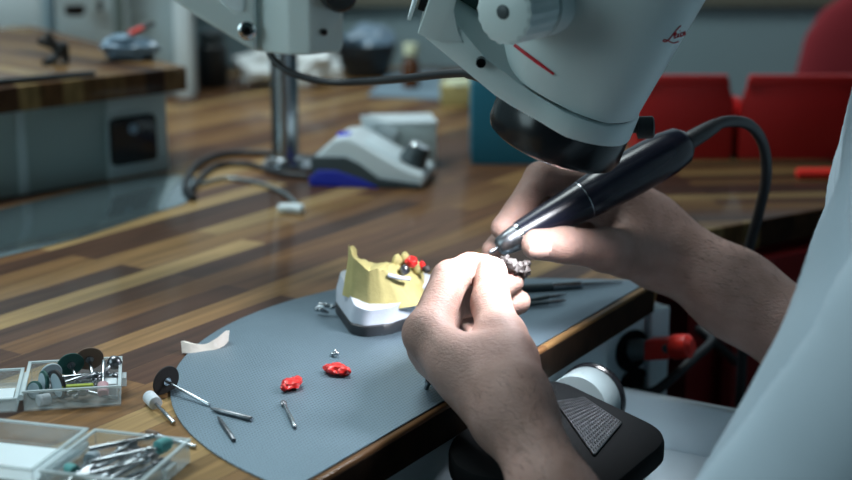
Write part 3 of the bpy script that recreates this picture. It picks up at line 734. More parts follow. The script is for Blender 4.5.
# ================================================================ BURS
def bur(name, label, p0, p1, kind, mhead, cat='bur', r=1.18, hs=(3, 6), group=None, mshank='steel', neck=None):
    """shank from p0 (butt) to p1 (neck); head beyond p1"""
    p0, p1 = Vector(p0), Vector(p1); d = (p1 - p0).normalized(); L = (p1 - p0).length
    t = thing(name, label, cat, p0, group)
    nk = neck or .8
    MB().lathe(p0, d, [(r * .75, 0), (r, .5), (r, L * .62), (r * nk, L * .7), (r * nk, L)], 14).build('shank', M[mshank], t)
    R0, h = hs
    if kind == 'disc':
        MB().lathe(p1, d, [(R0 * .96, -h / 2), (R0, -h / 4), (R0, h / 4), (R0 * .96, h / 2)], 40).build('disc', M[mhead], t)
        MB().lathe(p1, d, [(2.4, -h / 2 - .7), (2.4, h / 2 + .5), (1.6, h / 2 + 1.3)], 16).build('screw_cap', M['steel'], t)
    elif kind == 'wheel':
        MB().lathe(p1, d, [(R0 * .82, -h / 2), (R0, -h / 2 + .4), (R0, h / 2 - .4), (R0 * .82, h / 2)], 36).build('wheel', M[mhead], t)
        MB().lathe(p1, d, [(R0 * .8, -h / 2 - .1), (R0 * .8, h / 2 + .1)], 28).build('hub', M['grey_disc'], t)
    elif kind == 'cyl':
        MB().lathe(p1, d, [(R0 * .7, 0), (R0, .6), (R0, h * .7), (R0 * .95, h * .72), (R0, h * .75), (R0, h - .5), (R0 * .85, h)], 24).build('head', M[mhead], t)
    elif kind == 'bullet':
        MB().lathe(p1, d, [(R0 * .7, 0), (R0, .5), (R0, h * .45), (R0 * .85, h * .72), (R0 * .5, h * .93), (.2, h)], 24).build('head', M[mhead], t)
    elif kind == 'flute':
        b = MB(); n = 24; rg = []
        x = d.cross(Vector((0, 0, 1))).normalized(); y = d.cross(x)
        for k, (rad, hh) in enumerate(((.7, 0), (1, .12), (1, .5), (.85, .8), (.3, 1))):
            rg.append([p1 + d * hh * h + (x * math.cos(2 * math.pi * i / n + hh) + y * math.sin(2 * math.pi * i / n + hh)) * R0 * rad * (1 if i % 4 < 2 else .8) for i in range(n)])
        b.loft(rg).build('head', M[mhead], t)
    elif kind == 'ball':
        MB().blob(p1 + d * R0 * .8, (R0, R0, R0), 2).build('head', M[mhead], t)
    return t
def up(p, z): return Vector((p.x, p.y, z))
# disc mandrel leaning on its disc, on the plate
bur('disc_bur', 'black disc on a thin steel mandrel propped on the left rim of the plate', up(PZ(210, 407, PT), PT + 1.0), PY(166, 381, 779), 'disc', 'black_disc', r=.95, hs=(8.8, 1.2), neck=.8)
def pin(name, a, b, r, label):
    d = b - a; L = d.length
    o = MB().lathe(a, d, [(r * .75, 0), (r, .5), (r, L * .8), (r * .8, L * .9), (r * .4, L)], 14).build(name, M['steel_d']); tag(o, label, 'pin'); return o
pin('steel_pin', PZ(252, 419, PT + 1.4), PZ(211, 408.5, PT + 1.4), 1.35, 'steel pin lying in line with the thin mandrel of the black disc')
bur('stone_bur', 'white cylindrical stone bur lying on the wood left of the plate', PZ(174, 423, 1.3), PZ(156, 404, 3.0), 'cyl', 'white_stone', hs=(3.7, 11))
pin('steel_pin', PZ(234, 440, PT + 1.25), PZ(218, 417, PT + 1.25), 1.2, 'short plain steel pin lying alone near the front curve of the plate')
bur('steel_bur', 'small steel bur on the plate touching the left red wax piece', PZ(295, 427, PT + 1.2), PZ(284.5, 405, PT + 1.4), 'flute', 'steel_d', hs=(1.7, 6), r=1.15)

# ---------------- bur boxes
class Frame:
    def __init__(s, o, x, y): s.o, s.x, s.y = Vector((o[0], o[1], 0)), Vector((x[0], x[1], 0)).normalized(), Vector((y[0], y[1], 0)).normalized()
    def __call__(s, a, b, z=0.): return s.o + s.x * a + s.y * b + Vector((0, 0, z))
def tray(fr, x0, x1, y0, y1, h, nm, par, t=1.2):
    m = MB()
    m.prism([fr(x0, y0, .1), fr(x1, y0, .1), fr(x1, y1, .1), fr(x0, y1, .1)], (0, 0, t))
    o = m.build(nm, M['clear'], par, bevel=.3)
    for nm2, (a0, a1, b0, b1) in (('wall', (x0, x1, y0, y0 + t)), ('wall', (x0, x1, y1 - t, y1)), ('wall', (x0, x0 + t, y0 + t, y1 - t)), ('wall', (x1 - t, x1, y0 + t, y1 - t))):
        MB().prism([fr(a0, b0, t), fr(a1, b0, t), fr(a1, b1, t), fr(a0, b1, t)], (0, 0, h - t)).build('wall', M['clear'], o, bevel=.3)
    m = MB()
    w = .55
    for a0, a1, b0, b1 in ((x0 - w, x1 + w, y0 - w, y0 + t), (x0 - w, x1 + w, y1 - t, y1 + w), (x0 - w, x0 + t, y0 + t, y1 - t), (x1 - t, x1 + w, y0 + t, y1 - t)):
        m.prism([fr(a0, b0, h - .9), fr(a1, b0, h - .9), fr(a1, b1, h - .9), fr(a0, b1, h - .9)], (0, 0, 1))
    m.build('rim', M['clear_e'], o)
    return o
# far box
A0 = PZ(24, 412); A1 = PZ(122, 406); ax_ = (A1 - A0).normalized(); ay_ = Vector((-ax_.y, ax_.x, 0))
FA = Frame(A0, ax_, ay_)
bA = thing('bur_box', 'open clear plastic box full of grinding discs, the farther of the two', 'plastic box', FA(20, 25), 'clear plastic bur boxes')
tray(FA, 0, 50.5, 0, 50, 11.5, 'tray', bA)
lidA = tray(FA, -54, -3.5, 0, 50, 8, 'lid', bA)
MB().prism([FA(-50, 16, 1.6), FA(-7, 16, 1.6), FA(-7, 34, 1.6), FA(-50, 34, 1.6)], (0, 0, .5)).build('card', M['white'], bA)
MB().prism([FA(-50, 4, 1.6), FA(-16, 4, 1.6), FA(-16, 9, 1.6), FA(-50, 9, 1.6)], (0, 0, .8)).build('card', M['teal_stone'], bA)
MB().tube([FA(-1.8, 6, 6), FA(-1.8, 44, 6)], 1.6, 10).build('hinge', M['clear_e'], bA)
MB().prism([FA(51, 20, 4), FA(53.5, 20, 4), FA(53.5, 30, 4), FA(51, 30, 4)], (0, 0, 5)).build('catch', M['clear_e'], bA, bevel=.4)
gA = 'burs and discs in the farther box'
W = lambda *a: FA(*a)
bur('disc_bur', 'dark green disc standing upright at the back of the farther box', W(28, 25, 4), W(22.8, 43, 11), 'disc', 'green_disc', hs=(7.6, 1.0), group=gA)
bur('disc_bur', 'brown disc standing tallest at the back of the farther box', W(36, 24, 4), W(33, 45, 13), 'disc', 'brown_disc', hs=(8, 1.0), group=gA)
bur('disc_bur', 'pale grey disc left of the dark green one in the farther box', W(20, 16, 3.5), W(12.5, 35, 9), 'disc', 'grey_disc', hs=(6.2, 1.4), group=gA)
bur('wheel_bur', 'black-rimmed wheel on edge in the middle of the farther box', W(38, 22, 12), W(17.8, 10.5, 10.5), 'wheel', 'black_disc', hs=(8.2, 2.2), group=gA)
bur('wheel_bur', 'small dark green wheel at the left end of the farther box', W(25, 27, 7), W(9.5, 20, 9), 'wheel', 'green_disc', hs=(6.5, 2.2), group=gA)
bur('wheel_bur', 'dark wheel lying low in the left corner of the farther box', W(14, 25, 3), W(5, 14, 6.8), 'wheel', 'green_disc', hs=(5.2, 2), group=gA)
bur('stone_bur', 'white cylindrical stone at the front left of the farther box', W(24, 15, 2.8), W(13, 8, 3.8), 'cyl', 'white_stone', hs=(3.2, 7), group=gA)
bur('stone_bur', 'pale pink cylindrical stone at the right of the farther box', W(41.5, 28, 17), W(41.3, 12, 9), 'cyl', 'pink', hs=(3.0, 8), group=gA)
bur('steel_bur', 'round steel screw mandrel in the back right corner of the farther box', W(36, 24, 7), W(45, 36, 11), 'ball', 'steel_d', hs=(4.2, 4), group=gA)
bur('steel_bur', 'long steel shank lying towards the front right of the farther box', W(49, 3.5, 2.8), W(33, 9, 6), 'ball', 'steel', hs=(3.2, 3), group=gA)
o = MB().prism(rounded([W(20, 3.5, 9.2), W(36.5, 3.2, 9.6), W(36.5, 3.2, 12), W(20, 3.5, 11.8)], .8, 2), FA.y * 3).build('plastic_stick', M['lime'], bevel=.4); tag(o, 'short lime green stick across the front of the farther box', 'stick')
for i, (a, b, la) in enumerate(((W(12, 31, 7), W(34, 27, 9), 'steel shank crossing behind the wheel in the farther box'), (W(17, 17, 12), W(40, 23, 11), 'steel shank resting on the other burs of the farther box'), (W(22, 12, 5), W(44, 21, 5), 'steel shank low in the middle of the farther box'), (W(30, 40, 4), W(46, 28, 8), 'steel shank pointing at the back right corner of the farther box'), (W(26, 8, 3.4), W(37, 21, 9), 'steel shank leaning to the front wall of the farther box'))):
    bur('steel_bur', la, a, b, 'flute', 'steel_d', hs=(1.8, 5), group=gA)
o = MB().box(W(45, 15, 5.5), (7, 10, 8), X=FA.x, Y=FA.y).build('stone_cube', M['white'], bevel=.8); tag(o, 'small white block at the right wall of the farther box', 'block')

# near box
B0 = PZ(95, 429, 12); B1 = PZ(190, 439, 12); bx_d = (B1 - B0).normalized(); by_d = Vector((bx_d.y, -bx_d.x, 0))    # y runs towards the camera
FB = Frame(B0, bx_d, by_d)
bB = thing('bur_box', 'open clear plastic box packed with steel burs, the nearer of the two', 'plastic box', FB(25, 25), 'clear plastic bur boxes')
tray(FB, 0, 50.5, 0, 54, 12, 'tray', bB); tray(FB, -57, -4, 0, 54, 12, 'lid', bB)
MB().tube([FB(-2, 6, 6), FB(-2, 48, 6)], 1.8, 10).build('hinge', M['clear_e'], bB)
MB().prism([FB(51, 22, 4), FB(53.5, 22, 4), FB(53.5, 32, 4), FB(51, 32, 4)], (0, 0, 5)).build('catch', M['clear_e'], bB, bevel=.4)
MB().prism([FB(-53, 6, 1.6), FB(-8, 6, 1.6), FB(-8, 46, 1.6), FB(-53, 46, 1.6)], (0, 0, .5)).build('card', M['cab'], bB)
q = FB(-42, 38, 2.2); o = MB().blob(q + Vector((0, 0, 3)), (8, 5, 3.5), 3, .3, 61, X=FB.x).build('wax_piece', M['red_wax']); tag(o, 'red lump lying in the lid of the nearer box', 'wax pattern')
gB = 'burs in the nearer box'
W = lambda *a: FB(*a)
specs = [
 (W(8, 36, 3), W(17, 10, 6), 'flute', 'steel', (2.2, 7), 'steel bur nearest the hinge in the nearer box'),
 (W(10, 40, 4), W(21, 7, 8), 'ball', 'steel_d', (3, 3), 'round-headed steel bur at the back of the nearer box'),
 (W(9, 24, 11.5), W(29, 5, 12), 'cyl', 'steel', (1.4, 5), 'bright plain shank lying highest at the back of the nearer box'),
 (W(12, 42, 5), W(24, 14, 7), 'flute', 'steel_d', (2.4, 8), 'fluted steel bur slanting through the middle of the nearer box'),
 (W(17, 44, 4), W(28, 13, 6), 'flute', 'steel_d', (2.6, 7), 'fluted steel bur beside the middle one in the nearer box'),
 (W(21, 46, 4), W(31, 16, 7), 'ball', 'steel', (2.6, 3), 'ball-ended steel bur in the middle of the nearer box'),
 (W(25, 47, 4), W(35, 14, 6), 'flute', 'steel_d', (2.2, 8), 'slim fluted bur right of the ball-ended one in the nearer box'),
 (W(14, 33, 9), W(36, 19, 12), 'cyl', 'steel', (1.4, 4), 'bright shank lying crosswise over the nearer box'),
 (W(28, 41, 8), W(40, 14, 11.5), 'bullet', 'teal_stone', (3.6, 9), 'turquoise bullet-shaped polisher at the right of the nearer box'),
 (W(30, 49, 4), W(41, 22, 6), 'flute', 'steel_d', (2.2, 8), 'dark fluted bur under the turquoise polisher'),
 (W(34, 50, 4), W(45, 22, 6), 'cyl', 'steel_d', (2, 6), 'steel bur along the right wall of the nearer box'),
 (W(20, 50, 10), W(38, 30, 10.5), 'flute', 'steel', (2, 6), 'steel bur slanting across the front of the nearer box'),
 (W(9, 46, 3), W(8, 22, 5), 'bullet', 'grey_disc', (3.4, 8), 'pale grey bullet-shaped polisher at the hinge side of the nearer box'),
 (W(26, 36, 3), W(19, 8, 3), 'flute', 'steel_d', (2, 6), 'steel bur lying at the bottom of the nearer box'),
]
for a, b, kd_, mh, hs, la in specs:
    bur('polisher' if kd_ == 'bullet' else 'steel_bur', la, a, b, kd_, mh, hs=hs, group=gB)
bur('polisher', 'turquoise tipped polisher at the very front of the nearer box', W(30, 52, 6), W(13, 45, 9), 'bullet', 'teal_stone', hs=(3, 7), group=gB)
bur('steel_bur', 'thin bur with a reddish tip lying on the wood behind the nearer box', PZ(196, 447, 1.3) , PZ(158, 435, 1.6), 'bullet', 'brown_disc', hs=(1.7, 9), r=1.1)

# instruments on the plate right of the hands
o = thing('wax_knife', 'slim steel instrument with knurled grip, farther of the two beside the hands', 'instrument', PZ(560, 288, PT))
pA, pB = PZ(505, 289, PT + 2.6), PZ(552, 286.5, PT + 2.6); pC, pD = PZ(582, 284.5, PT + 2.2), PZ(622, 282, PT + 1)
MB().tube([pA, pB], 2.6, 12).build('handle', M['char'], o); MB().tube([pB, pB.lerp(pC, .1), pC.lerp(pB, .1), pC], [2.6, 2.9, 2.9, 2.2], 12).build('grip', M['steel'], o); MB().tube([pC, pC.lerp(pD, .5), pD], [1.5, 1.1, .5], 10).build('tip', M['steel'], o)
o = thing('tweezers', 'steel tweezers with dark grips, nearer of the two instruments beside the hands', 'tweezers', PZ(545, 300, PT))
for s_ in (0, 1):
    a_ = PZ(512, 304 + s_ * 2, PT + 1.8); b_ = PZ(548, 297 + s_ * 5.5, PT + 2.2); c_ = PZ(566, 294.5 + s_ * 6, PT + 1.6)
    leg = MB().tube([a_, b_], [1.6, 1.5], 10).build('arm', M['char'], o); MB().tube([b_, b_.lerp(c_, .6), c_], [1.4, 1.2, .5], 10).build('tip', M['steel'], leg)

# ================================================================ UNDER THE BENCH EDGE
bu = thing('bench_unit', 'white bench unit with power sockets and pull-out tray under the worktop edge', 'bench unit', E(200, -60, -250))
MB().prism([E(-180, -5, -250), E(340, -5, -250), E(340, -60, -250), E(250, -200, -250), E(-180, -200, -250)], (0, 0, 228)).build('body', M['unit'], bu, bevel=4, seg=3)
# raised socket strip, turned a little to the front
kd2 = Vector((math.cos(math.radians(36)), math.sin(math.radians(36)), 0)); kn2 = Vector((kd2.y, -kd2.x, 0))
k1 = Vector((173, 1036, 0)); k0 = k1 - kd2 * 118
MB().prism(rounded([k0 + Vector((0, 0, -24)), k1 + Vector((0, 0, -24)), k1 + Vector((0, 0, -96)), k0 + Vector((0, 0, -96))], 6), kn2 * -30).build('socket_panel', M['unit'], bu, bevel=2)
MB().prism([k1 - kd2 * 20 + kn2 * 5 + Vector((0, 0, -25)), k1 + kd2 * 0 + kn2 * 5 + Vector((0, 0, -25)), k1 + kn2 * 5 + Vector((0, 0, -95)), k1 - kd2 * 20 + kn2 * 5 + Vector((0, 0, -95))], kn2 * -8).build('end_strip', M['unit'], bu, bevel=2.5, seg=3)
socks = []
for (px, py) in ((631, 350), (633, 388)):
    q = PP(px, py, k1, kn2); socks.append(q)
    so = MB().lathe(q, kn2, [(14.2, -1), (15.4, 1.8), (14.0, 2.6), (12.6, 1.2), (11.5, .5)], 36).build('socket', M['hood'], bu)
    for dx in (-5, 5):
        MB().lathe(q + kd2 * dx, kn2, [(1.6, .3), (1.6, .8)], 10).build('hole', M['blackm'], so)
# tray pulled out towards the operator
tr_ = MB().prism([E(64, 0, -99), E(352, 0, -99), E(352, 136, -99), E(64, 136, -99)], (0, 0, 4)).build('tray', M['unit'], bu, bevel=1)
MB().prism([E(344, 0, -96), E(352, 0, -96), E(352, 136, -96), E(344, 136, -96)], (0, 0, 36)).build('side', M['unit'], tr_, bevel=2.5, seg=3)
MB().prism([E(64, 0, -96), E(72, 0, -96), E(72, 136, -96), E(64, 136, -96)], (0, 0, 36)).build('side', M['unit'], tr_, bevel=2.5, seg=3)
MB().prism([E(72, 128, -96), E(344, 128, -96), E(344, 136, -96), E(72, 136, -96)], (0, 0, 36)).build('front', M['unit'], tr_, bevel=2.5, seg=3)
# red plug
q = socks[0]
o = thing('power_plug', 'red plug pushed into the upper bench socket', 'plug', q)
dd = (PY(690, 346, q.y - 25) - q); dn = dd.normalized(); LL = dd.length
MB().tube([q + dn * 1, q + dn * LL * .3], [8, 7], 16).build('pin', M['plug_grey'], o)
MB().box(q + dn * LL * .5, (LL * .42, 14, 15), X=dn).build('body', M['red_plug'], o, bevel=2)
MB().tube([q + dn * LL * .7, q + dn * LL * .74, q + dn * LL * .98, q + dn * LL * 1.05], [8, 9, 8.5, 5], 16).build('grip', M['red_plug'], o)
MB().lathe(q + dn * LL * .58 + Vector((0, -8, 2)), (0, -1, .2), [(3.2, -2), (3.2, 1), (2.2, 1.2)], 14).build('screw', M['char'], o)
q = socks[1]
MB_ = MB().tube(bez([q + kn2 * 2, q + kn2 * 22 + Vector((0, 0, 4)), PY(690, 362, q.y - 10), PY(712, 340, q.y + 30), PY(700, 330, q.y + 60), Vector((PY(700, 330, q.y + 60).x + 40, q.y + 110, -100))], 40), 3.6, 10).build('power_cable', M['rubber'])
tag(MB_, 'black cable leaving the lower bench socket', 'cable')

# suction mouth on the tray
su = thing('suction_hood', 'black suction mouth with metal grating standing in the white tray', 'suction hood', E(150, 55, -95))
base = [E(112, 2, 0), E(239, 2, 0), E(186, 104, 0), E(92, 104, 0), E(78, 30, 0)]
rg = []
for z, k in ((-94.8, .50), (-60, .52), (-34, .60), (-31, .97), (-29, 1.0), (-21, 1.0), (-18.4, .985), (-18, .96)):
    c = sum(base, Vector()) / 5; rg.append([c + (p - c) * k + Vector((0, 0, z)) for p in rounded(base, 24, 8)])
MB().loft(rg).build('body', M['hood'], su, angle=40)
gr0 = [PZ(x, y, -17.6) for x, y in ((556, 403), (584, 399), (621, 424), (594, 456), (560, 440))]
gp = [gr0[0], gr0[1], gr0[2], gr0[3]]
G = MB().prism([p + Vector((0, 0, .0)) for p in rounded(gp, 4)], (0, 0, .5)).build('grating', M['char'], su)
g = MB(); NX = 15
for i in range(NX + 1):
    t = i / NX
    a_, b_ = gp[0].lerp(gp[1], t), gp[3].lerp(gp[2], t); g.tube([a_ + Vector((0, 0, .8)), b_ + Vector((0, 0, .8))], .55, 6)
    a_, b_ = gp[0].lerp(gp[3], t), gp[1].lerp(gp[2], t); g.tube([a_ + Vector((0, 0, .8)), b_ + Vector((0, 0, .8))], .55, 6)
g.build('mesh_wires', M['steel_d'], G)
duct = thing('suction_duct', 'pale round duct with a black rim behind the suction mouth', 'duct', E(268, 16, -95))
MB().lathe(E(241, 19, -37), ED, [(20, 0), (20.5, 1), (20.5, 19), (20, 20)], 48).build('pipe', M['duct'], duct)
MB().lathe(E(261, 19, -37), ED, [(21, 0), (22, 1), (22, 3.5), (21, 4.5)], 48).build('rim', M['black'], duct)
MB().box(E(252, 20, -77.5), (18, 28, 34.6), X=ED).build('foot', M['unit'], duct, bevel=2)

# ================================================================ HANDPIECE AND METAL WORK
hp = thing('handpiece', 'dark ink-blue dental handpiece with its cord, gripped by the right hand', 'handpiece', PY(503, 250, 878))
t0, t1 = PY(505, 244, 880), PY(689, 141, 925); hd_ = (t1 - t0).normalized(); HL = (t1 - t0).length
def hprof(L): return [(r, HL * f) for r, f in L]
MB().lathe(t0, hd_, hprof([(7.6, .075), (8.8, .08), (10.2, .2), (11.6, .36), (12.2, .42)]), 48).build('front_sleeve', M['handpiece'], hp)
MB().lathe(t0, hd_, hprof([(11.8, .418), (12.5, .425), (13.4, .5), (14.2, .62), (14.4, .78), (13.8, .88), (12, .955), (8, .99), (5.4, 1.0)]), 48).build('motor_body', M['handpiece'], hp)
MB().lathe(t0, hd_, hprof([(11.8, .413), (12.4, .414), (12.4, .418), (11.8, .419)]), 48).build('joint_ring', M['steel'], hp)
nz_ = MB().lathe(t0, hd_, hprof([(4.2, -.035), (5.8, -.025), (7.2, .02), (8.2, .075), (7.4, .08)]), 40).build('nose', M['steel_d'], hp)
MB().lathe(t0, hd_, hprof([(8.0, .066), (8.6, .068), (8.6, .082), (8.0, .084)]), 40).build('nose_ring', M['chrome'], nz_)
MB().lathe(t0 - hd_ * 11, hd_, [(1.0, 0), (1.5, 2), (1.0, 4), (1.0, 9)], 14).build('bur', M['steel_d'], hp)
cordp = bez([t1 - hd_ * 4, PY(706, 131, 930), PY(724, 122, 938), PY(745, 123, 950), PY(758, 134, 962), PY(765, 152, 975), PY(766, 180, 990), PY(759, 212, 1010), PY(750, 245, 1030), PY(742, 285, 1045), PY(742, 360, 1060), Vector((236, 1060, -320))], 110)
MB().tube(cordp, [4.6] * 12 + [3.7] * (len(cordp) - 12), 14).build('cord', M['rubber'], hp)
MB().tube([t1 - hd_ * 6, t1, cordp[10], cordp[16]], [5.6, 5.8, 5.2, 4.2], 16).build('cord_sleeve', M['rubber'], hp)

wk = thing('metal_bridge', 'small dark cast metal bridge held between the left fingertips', 'dental bridge', PY(515, 268, 852))
for i, (x, y, Y, s) in enumerate(((505, 262, 850, 4.2), (511, 266, 848, 4.4), (518, 268.5, 848, 4.3), (524, 272, 850, 3.8), (526, 264.5, 856, 3), (521, 277, 852, 2.6))):
    MB().blob(PY(x, y, Y), (s, s * .9, s * .95), 3, .4, 70 + i).build('tooth', M['gun'], wk)

# ================================================================ PERSON
def Vn(p): return np.array([p[0], p[1], p[2]], dtype=np.float32)
def cone(P, a, b, ra, rb):
    a, b = Vn(a), Vn(b); ab = b - a; L2 = float(ab @ ab)
    q = P - a; t = np.clip((q @ ab) / L2, 0, 1)
    d = q - t[:, None] * ab
    return np.sqrt((d * d).sum(1)) - (ra + (rb - ra) * t)
def ell(P, c, s, X=(1, 0, 0), Z=(0, 0, 1)):
    X = Vector(X).normalized(); Z = Vector(Z); Z = (Z - X * Z.dot(X)).normalized(); Y = Z.cross(X)
    q = P - Vn(c); l = np.stack([q @ Vn(X) / s[0], q @ Vn(Y) / s[1], q @ Vn(Z) / s[2]], 1)
    k = np.sqrt((l * l).sum(1)); return (k - 1) * min(s)
def smin(a, b, k):
    h = np.maximum(k - np.abs(a - b), 0) / k; return np.minimum(a, b) - h * h * k * .25
def chain(P, pts, rad, k=2.5, grooves=()):
    d = None
    for i in range(len(pts) - 1):
        c = cone(P, pts[i], pts[i + 1], rad[i], rad[i + 1]); d = c if d is None else smin(d, c, k)
    for i in grooves:
        j = Vn(pts[i]); t = Vn((Vector(pts[min(i + 1, len(pts) - 1)]) - Vector(pts[i - 1])).normalized())
        s = (P - j) @ t
        for off, amp in ((0, .55), (2.4, .32), (-2.4, .32)): d = d + amp * np.exp(-((s - off) / .75) ** 2)
    return d

# --- joints (mm)
Lsho, Lelb = Vector((285, 682, 152)), Vector((92, 556, -62))
Rsho, Relb = Vector((435, 1015, 160)), Vector((322, 846, -58))
Lw = PY(525, 430, 692); Rw = PY(646, 234, 950)
LI = [PY(427, 334, 760), PY(450, 279, 800), PY(470, 268, 822), PY(484, 267, 836)]
LM = [PY(431, 345, 775), PY(449, 304, 818), PY(484, 297, 842), PY(511, 281, 851)]
LR = [PY(436, 356, 785), PY(455, 326, 832), PY(488, 315, 852), PY(518, 302, 852)]
LP = [Vector((14, 790, 14)), Vector((24, 833, 15)), Vector((36, 852, 15)), Vector((44, 850, 17))]
LT = [PY(518, 386, 714), PY(501, 338, 756), PY(491, 304, 788), PY(491, 273, 811)]
RI = [PY(612, 192, 945), PY(541, 178, 917), PY(518, 211, 903), PY(503, 228, 895)]
RM = [PY(618, 206, 958), PY(545, 203, 934), PY(511, 233, 914), PY(494, 251, 902)]
RR = [PY(626, 222, 968), PY(572, 232, 955), PY(552, 241, 934), PY(538, 246, 920)]
RP = [PY(636, 236, 972), PY(594, 241, 966), PY(576, 246, 950), PY(562, 250, 938)]
RT = [PY(650, 256, 934), PY(606, 250, 901), PY(565, 245, 879), PY(537, 244.5, 872)]

def hand(P, W, I, Mi, Rg, Pk, T, fore, kf, wf=1.):
    """palm, thumb and four fingers; every finger blends with the palm, not with its neighbour"""
    pal = cone(P, W + (I[0] - W) * .22, I[0], 15 * wf, 12.5)
    for f, r0, r1 in ((Mi, 15, 12.5), (Rg, 14, 12), (Pk, 13, 11)):
        pal = smin(pal, cone(P, W + (f[0] - W) * .22, f[0], r0 * wf, r1 * kf), 10)
    pal = smin(pal, cone(P, T[0], T[1], 14.5 * wf, 13 * kf), 12)
    pal = smin(pal, cone(P, I[0].lerp(W, .35), T[1].lerp(T[0], .45), 11 * kf, 11 * kf), 14)      # web of the thumb
    pal = smin(pal, fore, 22)
    d = smin(pal, chain(P, T[1:], [12.6 * kf, 10.8 * kf, 9.4 * kf], 4, (1,)), 7)
    for f, rad in ((I, (11.5, 10.2, 8.6, 7.6)), (Mi, (11.5, 10.2, 8.8, 7.8)), (Rg, (11, 9.6, 8.4, 7.5)), (Pk, (10, 8.4, 7.4, 6.6))):
        d = np.minimum(d, smin(pal, chain(P, f, [r * kf for r in rad], 3, (1, 2)), 6))
    return d
def f_left(P):
    fa = chain(P, [Lw, Lw.lerp(Lelb, .3), Lw.lerp(Lelb, .72), Lelb], [17, 19.5, 22.5, 29], 14)
    return hand(P, Lw, LI, LM, LR, LP, LT, fa, 1.0)
def f_right(P):
    fa = chain(P, [Rw, Rw.lerp(Relb, .3), Rw.lerp(Relb, .7), Relb], [23.5, 25, 31, 34], 18)
    return hand(P, Rw, RI, RM, RR, RP, RT, fa, 1.0, 1.16)
sh_mid = (Lsho + Rsho) / 2; fwd = Vector((-.93, .37, 0)); lat = Vector((.37, .93, 0))
chest = sh_mid + Vector((6, 0, -140)) ; pelv = sh_mid + Vector((52, -20, -455))
neck0 = sh_mid + fwd * 25 + Vector((0, 0, 30)); headc = sh_mid + fwd * 90 + Vector((0, 0, 190))
hipL, hipR = pelv - lat * 85, pelv + lat * 85
kneeL, kneeR = Vector((95, 590, -265)), Vector((190, 1120, -290))
kneeL = hipL + fwd * 250 + Vector((0, -40, -55)); kneeR = hipR + fwd * 250 + Vector((0, 40, -55))
footL, footR = kneeL + Vector((60, 0, -330)), kneeR + Vector((60, 0, -330))
def f_body(P):
    d = chain(P, [Lelb, Lelb.lerp(Lsho, .6), Lsho], [29, 38, 48], 20)
    d = np.minimum(d, chain(P, [Relb, Relb.lerp(Rsho, .6), Rsho], [36, 44, 52], 20))
    t = ell(P, chest, (105, 165, 200), fwd); t = smin(t, ell(P, pelv, (105, 160, 120), fwd), 60); t = smin(t, cone(P, Lsho, Rsho, 55, 55), 60)
    d = smin(d, t, 35); d = smin(d, cone(P, neck0, headc - Vector((0, 0, 60)), 56, 52), 40)
    hd = smin(ell(P, headc + Vector((0, 0, 20)), (92, 72, 92), fwd), ell(P, headc + fwd * 20 - Vector((0, 0, 40)), (70, 58, 72), fwd), 30)
    hd = smin(hd, cone(P, headc + fwd * 92 + Vector((0, 0, 12)), headc + fwd * 108 - Vector((0, 0, 22)), 8, 13), 12)
    for s in (-1, 1):
        hd = smin(hd, ell(P, headc + lat * 74 * s - fwd * 6, (18, 7, 30), fwd), 5)
        eye = ell(P, headc + lat * 32 * s + fwd * 86 + Vector((0, 0, 14)), (12, 15, 10), fwd); hd = np.maximum(hd, -eye - 0) if False else hd + 3.0 * np.exp(-np.maximum(eye, 0) / 5)
    mo = ell(P, headc + fwd * 86 - Vector((0, 0, 52)), (10, 24, 3), fwd); hd = hd + 2.5 * np.exp(-np.maximum(mo, 0) / 2)
    d = smin(d, hd, 14)
    for h, k, f in ((hipL, kneeL, footL), (hipR, kneeR, footR)):
        d = smin(d, chain(P, [h, k, f], [82, 58, 40], 30), 30)
        d = smin(d, cone(P, f, f + fwd * 150 - Vector((0, 0, 20)), 40, 32), 20)
    return d
def f_person(P):
    d = f_body(P); d = smin(d, f_left(P), 14); d = smin(d, f_right(P), 14)
    return d

